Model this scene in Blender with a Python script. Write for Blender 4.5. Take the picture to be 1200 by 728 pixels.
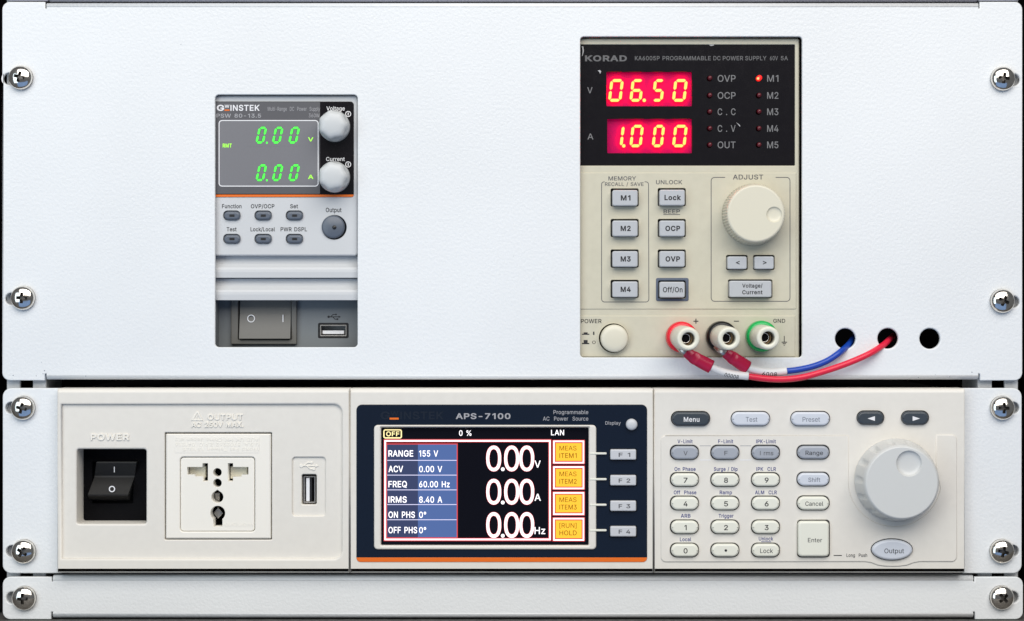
import bpy, bmesh, json, math, random
from mathutils import Vector, geometry
random.seed(7)
for o in list(bpy.data.objects):
    bpy.data.objects.remove(o)
SC = bpy.context.scene
COL = SC.collection
# ------------------------------------------------------------------ calibration
S = 0.000405          # metres per photograph pixel on the plane of the rack panels
CX, CY = 600.0, 364.0
D = 0.95              # camera distance to that plane

# ------------------------------------------------------------------ camera, world, lamps
cd = bpy.data.cameras.new('camera')
cam = bpy.data.objects.new('camera', cd); COL.objects.link(cam)
cam.location = (0, -D, 0); cam.rotation_euler = (math.pi / 2, 0, 0)
cd.sensor_width = 36; cd.lens = 36 * D / (1200 * S)
cd.clip_start = 0.01; cd.clip_end = 50
SC.camera = cam
SC.render.resolution_x, SC.render.resolution_y = 1024, 621
world = bpy.data.worlds.new("World"); SC.world = world; world.use_nodes = True
bgn = world.node_tree.nodes['Background']
bgn.inputs[0].default_value = (0.90, 0.94, 1.0, 1); bgn.inputs[1].default_value = 0.13
SC.view_settings.view_transform = 'Standard'; SC.view_settings.look = 'None'
SC.view_settings.exposure = 0.0; SC.view_settings.gamma = 1.0
SC.view_settings.use_curve_mapping = False

def area(name, loc, target, sx, sy, power, color):
    l = bpy.data.lights.new(name, 'AREA'); l.shape = 'RECTANGLE'; l.size = sx; l.size_y = sy
    l.energy = power; l.color = color
    o = bpy.data.objects.new(name, l); COL.objects.link(o); o.location = loc
    d = Vector(target) - Vector(loc); o.rotation_euler = d.to_track_quat('-Z', 'Y').to_euler()
    return o
area('ceiling_lamp', (0.12, -1.16, 0.92), (0, 0, 0), 2.0, 1.15, 30.5, (1.0, 0.965, 0.92))
area('window_lamp', (-1.10, -1.20, 0.10), (-.15, 0, 0), 0.7, 1.3, 6.5, (0.74, 0.89, 1.0))
area('low_blue_fill', (0.0, -0.85, -0.68), (0, 0, 0), 1.6, 0.9, 2.1, (0.20, 0.46, 1.0))  # added blue fill, stands in for an unseen blue surface below

# ------------------------------------------------------------------ materials
def lin(c):
    out = []
    for v in c:
        v = v / 255.0
        out.append(v / 12.92 if v <= 0.04045 else ((v + 0.055) / 1.055) ** 2.4)
    return tuple(out)

def mat(name, col, rough=0.5, metal=0.0, bump=None, vary=0.0, emit=None, strength=1.0, spec=0.5, coat=0.0, vscale=300):
    m = bpy.data.materials.new(name); m.use_nodes = True
    nt = m.node_tree; b = nt.nodes['Principled BSDF']
    b.inputs['Base Color'].default_value = (*col, 1)
    b.inputs['Roughness'].default_value = rough; b.inputs['Metallic'].default_value = metal
    b.inputs['Specular IOR Level'].default_value = spec
    b.inputs['Coat Weight'].default_value = coat; b.inputs['Coat Roughness'].default_value = 0.05
    if emit:
        b.inputs['Emission Color'].default_value = (*emit, 1); b.inputs['Emission Strength'].default_value = strength
    tc = None
    if bump or vary:
        tc = nt.nodes.new('ShaderNodeTexCoord')
    if vary:
        n = nt.nodes.new('ShaderNodeTexNoise'); n.inputs['Scale'].default_value = vscale; n.inputs['Detail'].default_value = 6
        nt.links.new(tc.outputs['Object'], n.inputs['Vector'])
        r = nt.nodes.new('ShaderNodeMapRange'); r.inputs[1].default_value = 0.3; r.inputs[2].default_value = 0.7
        r.inputs[3].default_value = 1 - vary; r.inputs[4].default_value = 1 + vary
        nt.links.new(n.outputs['Fac'], r.inputs[0])
        x = nt.nodes.new('ShaderNodeVectorMath'); x.operation = 'SCALE'; x.inputs[0].default_value = col
        nt.links.new(r.outputs[0], x.inputs['Scale']); nt.links.new(x.outputs[0], b.inputs['Base Color'])
        r2 = nt.nodes.new('ShaderNodeMapRange'); r2.inputs[1].default_value = 0.3; r2.inputs[2].default_value = 0.7
        r2.inputs[3].default_value = rough * 0.85; r2.inputs[4].default_value = min(1, rough * 1.15)
        nt.links.new(n.outputs['Fac'], r2.inputs[0]); nt.links.new(r2.outputs[0], b.inputs['Roughness'])
    if bump:
        scale, st, dist = bump
        n = nt.nodes.new('ShaderNodeTexNoise'); n.inputs['Scale'].default_value = scale; n.inputs['Detail'].default_value = 2.5
        nt.links.new(tc.outputs['Object'], n.inputs['Vector'])
        bp = nt.nodes.new('ShaderNodeBump'); bp.inputs['Strength'].default_value = st; bp.inputs['Distance'].default_value = dist
        nt.links.new(n.outputs['Fac'], bp.inputs['Height']); nt.links.new(bp.outputs[0], b.inputs['Normal'])
    return m

M = {}
M['powder'] = mat('white_powder_coat', (0.765, 0.785, 0.80), 0.42, bump=(720, 0.55, 0.00033), vary=0.03, vscale=9)
M['powder_grey'] = mat('grey_powder_coat', (0.42, 0.41, 0.45), 0.45, bump=(620, 0.4, 0.0003))
M['rail'] = mat('rail_paint', (0.62, 0.63, 0.64), 0.45, vary=0.05)
M['steel'] = mat('nickel_steel', (0.82, 0.78, 0.72), 0.13, 1.0, vary=0.12, vscale=500)
M['dull_steel'] = mat('dull_steel', (0.55, 0.53, 0.50), 0.35, 1.0)
M['black_void'] = mat('black_interior', (0.004, 0.004, 0.005), 0.9, spec=0.1)
M['beige'] = mat('beige_plastic', lin((200, 195, 175)), 0.45, bump=(2500, 0.25, 0.0001), vary=0.02)
M['beige_knob'] = mat('cream_knob_plastic', lin((218, 213, 194)), 0.36)
M['cream'] = mat('cream_plastic', lin((224, 220, 212)), 0.42, bump=(2500, 0.2, 0.0001), vary=0.012)
M['cream_lt'] = mat('cream_white_plastic', lin((238, 234, 225)), 0.36)
M['grey_lt'] = mat('light_grey_plastic', lin((200, 202, 204)), 0.42, bump=(2500, 0.2, 0.0001))
M['grey_md'] = mat('shaded_grey_plastic', lin((116, 121, 124)), 0.5)  # light grey plastic with the bay's overhead shade mixed into the colour
M['grey_rock'] = mat('grey_rocker_plastic', lin((100, 99, 95)), 0.5)
M['acrylic'] = mat('black_acrylic', (0.008, 0.007, 0.009), 0.12, vary=0.02)
M['acrylic_blue'] = mat('navy_black_acrylic', (0.005, 0.011, 0.025), 0.2)
M['film'] = mat('grey_film', (0.085, 0.085, 0.095), 0.42)
M['window_grey'] = mat('grey_display_window', (0.17, 0.17, 0.185), 0.5)
M['film_glare'] = mat('torn_film_and_glare', (0.42, 0.42, 0.43), 0.3)
M['orange'] = mat('orange_stripe', (0.80, 0.16, 0.012), 0.35)
M['btn_grey'] = mat('grey_button', lin((184, 187, 191)), 0.33)
M['btn_slate'] = mat('slate_button', lin((92, 100, 112)), 0.35)
M['btn_dark'] = mat('dark_button', lin((58, 66, 74)), 0.35)
M['btn_silver'] = mat('silver_blue_button', lin((164, 169, 178)), 0.3)
M['btn_blue'] = mat('pale_blue_button', lin((206, 211, 220)), 0.38)
M['btn_cream'] = mat('cream_key', lin((228, 228, 216)), 0.4)
M['btn_f'] = mat('grey_soft_key', lin((198, 200, 204)), 0.38)
M['knob_grey'] = mat('pale_grey_knob', lin((206, 207, 205)), 0.34)
M['knob_lobed'] = mat('grey_lobed_knob', lin((198, 201, 202)), 0.34)
M['frame_blue'] = mat('blue_grey_frame', lin((88, 98, 116)), 0.45)
M['black_pl'] = mat('black_plastic', (0.012, 0.012, 0.013), 0.35)
M['rocker_black'] = mat('rocker_black_plastic', (0.010, 0.0095, 0.009), 0.55)
M['recess_shade'] = mat('shaded_recess_steel', (0.16, 0.15, 0.14), 0.4, 1.0)
M['collar_black'] = mat('black_collar_plastic', (0.006, 0.006, 0.006), 0.3, spec=0.35)
M['ink'] = mat('black_ink', (0.015, 0.015, 0.018), 0.6)
M['ink_grey'] = mat('grey_ink', lin((84, 84, 88)), 0.6)
M['ink_navy'] = mat('navy_ink', lin((34, 48, 120)), 0.6)
M['ink_soft'] = mat('soft_grey_ink', lin((112, 118, 132)), 0.6)
M['print_white'] = mat('white_print', (0.78, 0.78, 0.80), 0.5)
M['print_grey'] = mat('grey_print', (0.36, 0.36, 0.38), 0.5)
M['print_mid'] = mat('mid_grey_print', (0.17, 0.17, 0.175), 0.5)
M['print_dim'] = mat('dim_grey_print', (0.11, 0.11, 0.115), 0.5)
M['print_faint'] = mat('faint_print', (0.011, 0.017, 0.030), 0.22)
M['red_pl'] = mat('red_plastic', (0.80, 0.012, 0.03), 0.25)
M['crimp'] = mat('crimp_red_vinyl', (0.50, 0.008, 0.055), 0.3)
M['wire_red'] = mat('red_wire_jacket', (0.78, 0.02, 0.06), 0.33)
M['wire_blue'] = mat('blue_wire_jacket', (0.008, 0.06, 0.42), 0.33)
M['sleeve'] = mat('white_sleeve', (0.80, 0.79, 0.79), 0.4)
M['green_pl'] = mat('green_plastic', (0.005, 0.42, 0.09), 0.25)
M['post'] = mat('ivory_post_plastic', lin((226, 224, 208)), 0.32)
M['tan'] = mat('tan_bore', (0.30, 0.20, 0.10), 0.5)
M['led_off'] = mat('dim_red_led', (0.10, 0.006, 0.012), 0.3)
M['led_on'] = mat('lit_red_led', (0.5, 0.01, 0.01), 0.3, emit=(1.0, 0.015, 0.012), strength=1.3)
M['led_core'] = mat('lit_red_core', (0.5, 0.1, 0.05), 0.3, emit=(1.0, 0.12, 0.04), strength=6)
M['led_red'] = mat('lit_red_segment', (0.5, 0.05, 0.01), 0.4, emit=(1.0, 0.056, 0.010), strength=17)
M['led_cell'] = mat('red_display_cell', (0.32, 0.0, 0.07), 0.5, spec=0.1, emit=(1.0, 0.0, 0.16), strength=0.14)
M['led_green'] = mat('lit_green_segment', (0.05, 0.4, 0.05), 0.4, emit=(0.06, 1.0, 0.05), strength=1.0)
M['led_green_back'] = mat('unlit_green_segment', (0.01, 0.07, 0.02), 0.4)
M['led_lime'] = mat('lit_lime_mark', (0.2, 0.5, 0.05), 0.4, emit=(0.35, 1.0, 0.03), strength=0.9)
M['lcd_black'] = mat('lcd_black', (0.004, 0.004, 0.007), 0.25, spec=0.15, emit=(0.10, 0.14, 0.4), strength=0.004)
M['lcd_white'] = mat('lcd_white', (0.3, 0.3, 0.3), 0.3, spec=0.15, emit=(1.0, 0.97, 1.0), strength=1.25)
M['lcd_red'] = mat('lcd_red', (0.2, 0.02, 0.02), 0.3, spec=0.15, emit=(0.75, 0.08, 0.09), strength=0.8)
M['lcd_slate'] = mat('lcd_slate', (0.02, 0.02, 0.03), 0.3, spec=0.15, emit=(0.035, 0.052, 0.135), strength=0.9)
M['lcd_blue'] = mat('lcd_blue', (0.02, 0.03, 0.06), 0.3, spec=0.15, emit=(0.085, 0.15, 0.38), strength=0.9)
M['lcd_line'] = mat('lcd_line', (0.3, 0.3, 0.4), 0.3, spec=0.15, emit=(0.75, 0.72, 0.95), strength=0.8)
M['lcd_yellow'] = mat('lcd_yellow', (0.2, 0.1, 0.01), 0.3, spec=0.15, emit=(1.0, 0.57, 0.045), strength=1.0)
M['lcd_pale'] = mat('lcd_pale_yellow', (0.5, 0.45, 0.2), 0.3, spec=0.15, emit=(1.0, 0.82, 0.40), strength=1.0)
M['lcd_brown'] = mat('lcd_brown', (0.1, 0.05, 0.0), 0.3, spec=0.15, emit=(0.22, 0.06, 0.005), strength=0.8)
M['table'] = mat('worn_dark_tabletop', (0.10, 0.095, 0.09), 0.7, bump=(900, 0.8, 0.0006), vary=0.35, vscale=500)

# ------------------------------------------------------------------ object helpers
WL = {}
def link(o, parent, wloc):
    COL.objects.link(o)
    wl = Vector(wloc)
    if parent is not None:
        o.parent = parent; o.location = wl - WL[parent.name]
    else:
        o.location = wl
    WL[o.name] = wl
    return o

def thing(name, label, cat, wloc, group=None):
    o = bpy.data.objects.new(name, None); o.empty_display_size = 0.02
    link(o, None, wloc); o['label'] = label; o['category'] = cat
    if group: o['group'] = group
    return o

def kk(h): return S * (D - h / 1000.0) / D          # h in millimetres towards the camera
def W(px, py, h=0.0):
    k = kk(h); return Vector(((px - CX) * k, -h / 1000.0, (CY - py) * k))

def obj(name, me, material, parent, wloc, label=None):
    if not me.materials: me.materials.append(material)
    o = bpy.data.objects.new(name, me); link(o, parent, wloc)
    if label: o['label'] = label
    return o

def bm_mesh(bm, name):
    me = bpy.data.meshes.new(name); bm.to_mesh(me); bm.free(); return me

def rr(x0, y0, x1, y1, r=0.0, n=5, corners=(1, 1, 1, 1)):
    """rounded rectangle, corners TL TR BR BL"""
    pts = []
    cs = [((x0, y0), (1, 1), 180, corners[0]), ((x1, y0), (-1, 1), 270, corners[1]), ((x1, y1), (-1, -1), 0, corners[2]), ((x0, y1), (1, -1), 90, corners[3])]
    for (cx, cy), (sx, sy), a0, f in cs:
        q = r * f
        if q <= 0: pts.append((cx, cy)); continue
        for i in range(n + 1):
            a = math.radians(a0 + 90 * i / n)
            pts.append((cx + sx * q + q * math.cos(a), cy + sy * q + q * math.sin(a)))
    return pts
def circ(cx, cy, r, n=28, ry=None):
    ry = ry or r
    return [(cx + r * math.cos(2 * math.pi * i / n), cy + ry * math.sin(2 * math.pi * i / n)) for i in range(n)]
def sgn_area(p):
    return 0.5 * sum(p[i][0] * p[(i + 1) % len(p)][1] - p[(i + 1) % len(p)][0] * p[i][1] for i in range(len(p)))

def inset(p, d):
    """move each vertex of loop p to the left of its edges by d (number or list)"""
    n = len(p); out = []
    for i in range(n):
        a, b, c = Vector(p[i - 1]), Vector(p[i]), Vector(p[(i + 1) % n])
        e1, e2 = (b - a), (c - b)
        if e1.length < 1e-12: e1 = e2
        if e2.length < 1e-12: e2 = e1
        e1.normalize(); e2.normalize()
        n1, n2 = Vector((-e1.y, e1.x)), Vector((-e2.y, e2.x))
        m = n1 + n2
        if m.length < 1e-6: m = n1
        m.normalize(); k = max(0.35, m.dot(n1))
        dd = d[i] if isinstance(d, list) else d
        out.append(b + m * (dd / k))
    return out

def fill(bm, rings, flat=True):
    """cap between loops of BMVerts (all in one y plane), facing -Y"""
    polys = [[Vector((v.co.x, v.co.z, 0)) for v in r] for r in rings]
    flatv = [v for r in rings for v in r]
    for t in geometry.tessellate_polygon(polys):
        a, b, c = (flatv[i] for i in t)
        ar = (b.co.x - a.co.x) * (c.co.z - a.co.z) - (c.co.x - a.co.x) * (b.co.z - a.co.z)
        if abs(ar) < 1e-16: continue
        try:
            f = bm.faces.new((a, b, c) if ar > 0 else (a, c, b)); f.smooth = not flat
        except ValueError:
            pass

def slab_bm(loops, cx, cy, k, t, b, segs, islands=False, keep=None, bm=None, y0=0.0, xk=1.0):
    """loops in px; front at -t (metres) from local y0; b bevel (metres) per loop"""
    bm = bm or bmesh.new()
    caps, bottoms = [], []
    for li, lp in enumerate(loops):
        p = [((x - cx) * k, -(y - cy) * k) for x, y in lp]
        want = 1 if (li == 0 or islands) else -1
        if sgn_area(p) * want < 0: p = p[::-1]
        bb = b[li] if isinstance(b, (list, tuple)) else b
        fac = [1.0] * len(p)
        if keep:
            fac = [0.0 if keep(q[0] / k + cx, -q[1] / k + cy) else 1.0 for q in p]
        prof = [(0.0, 0.0)]
        if bb > 0:
            for s in range(segs + 1):
                a = math.pi / 2 * s / segs
                prof.append((bb * (1 - math.cos(a)), t - bb + bb * math.sin(a)))
        else:
            prof.append((0.0, t))
        rings = []
        for ins, hh in prof:
            q = inset(p, [ins * f for f in fac]) if ins > 0 else p
            if xk != 1.0 and li == 0: q = [(u[0] + (v[0] - u[0]) * xk, v[1]) for u, v in zip(p, q)]
            rings.append([bm.verts.new((v[0], y0 - hh, v[1])) for v in q])
        n = len(p)
        for ri in range(len(rings) - 1):
            r0, r1 = rings[ri], rings[ri + 1]
            for i in range(n):
                j = (i + 1) % n
                f = bm.faces.new((r0[i], r0[j], r1[j], r1[i])); f.smooth = ri > 0 or len(p) > 8
        caps.append(rings[-1]); bottoms.append(rings[0])
    if islands:
        for c in caps: fill(bm, [c])
    else:
        fill(bm, caps)
    return bm

CACHE = {}
def slab(name, m, parent, loops, h0, h1, b=0.3, segs=2, islands=False, keep=None, label=None, xk=1.0):
    """a solid with outline loops[0] and holes loops[1:], from h0 to h1 mm"""
    if loops and not isinstance(loops[0], list): loops = [loops]
    xs = [p[0] for p in loops[0]]; ys = [p[1] for p in loops[0]]
    cx, cy = (min(xs) + max(xs)) / 2, (min(ys) + max(ys)) / 2
    k = kk(h1)
    bb = [v / 1000 for v in b] if isinstance(b, (list, tuple)) else b / 1000
    key = (tuple(tuple((round(x - cx, 2), round(y - cy, 2)) for x, y in l) for l in loops), round(h0, 3), round(h1, 3), str(b), segs, m, islands)
    me = CACHE.get(key) if keep is None and xk == 1.0 else None
    if me is None:
        bm = slab_bm(loops, cx, cy, k, (h1 - h0) / 1000, bb, segs, islands, keep, xk=xk)
        me = bm_mesh(bm, name); me.materials.append(M[m]); CACHE[key] = me
    loc = W(cx, cy, h1); loc.y = -h0 / 1000
    return obj(name, me, M[m], parent, loc, label)

def decal(name, m, parent, polys, h, label=None, t=0.0):
    """flat print: polygons in px, each a few microns above the last"""
    xs = [p[0] for q in polys for p in q]; ys = [p[1] for q in polys for p in q]
    cx, cy = (min(xs) + max(xs)) / 2, (min(ys) + max(ys)) / 2; k = kk(h)
    bm = bmesh.new()
    for i, q in enumerate(polys):
        if t:
            slab_bm([q], cx, cy, k, t / 1000 + i * 6e-6, 0.06 / 1000, 1, bm=bm); continue
        p = [((x - cx) * k, -(y - cy) * k) for x, y in q]
        if sgn_area(p) < 0: p = p[::-1]
        fill(bm, [[bm.verts.new((v[0], -i * 6e-6, v[1])) for v in p]])
    return obj(name, bm_mesh(bm, name), M[m], parent, W(cx, cy, h), label)

def strip(pts, w, closed=False):
    """outline polygon of a stroke; closed strokes come as two loops"""
    n = len(pts); L, R = [], []
    for i in range(n):
        a = Vector(pts[i - 1]) if (i > 0 or closed) else None
        c = Vector(pts[(i + 1) % n]) if (i < n - 1 or closed) else None
        b = Vector(pts[i])
        d = Vector((0, 0))
        if a is not None: d += (b - a).normalized()
        if c is not None: d += (c - b).normalized()
        d.normalize(); nrm = Vector((-d.y, d.x))
        L.append(tuple(b + nrm * w / 2)); R.append(tuple(b - nrm * w / 2))
    return L + R[::-1]

def ringline(name, m, parent, loop, w, h, label=None):
    """closed flat line as a thin raised ring"""
    o = loop
    if sgn_area(o) < 0: o = o[::-1]
    inn = [tuple(v) for v in inset(o, w)]
    return slab(name, m, parent, [o, inn], h - 0.03, h, 0, label=label)

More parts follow.
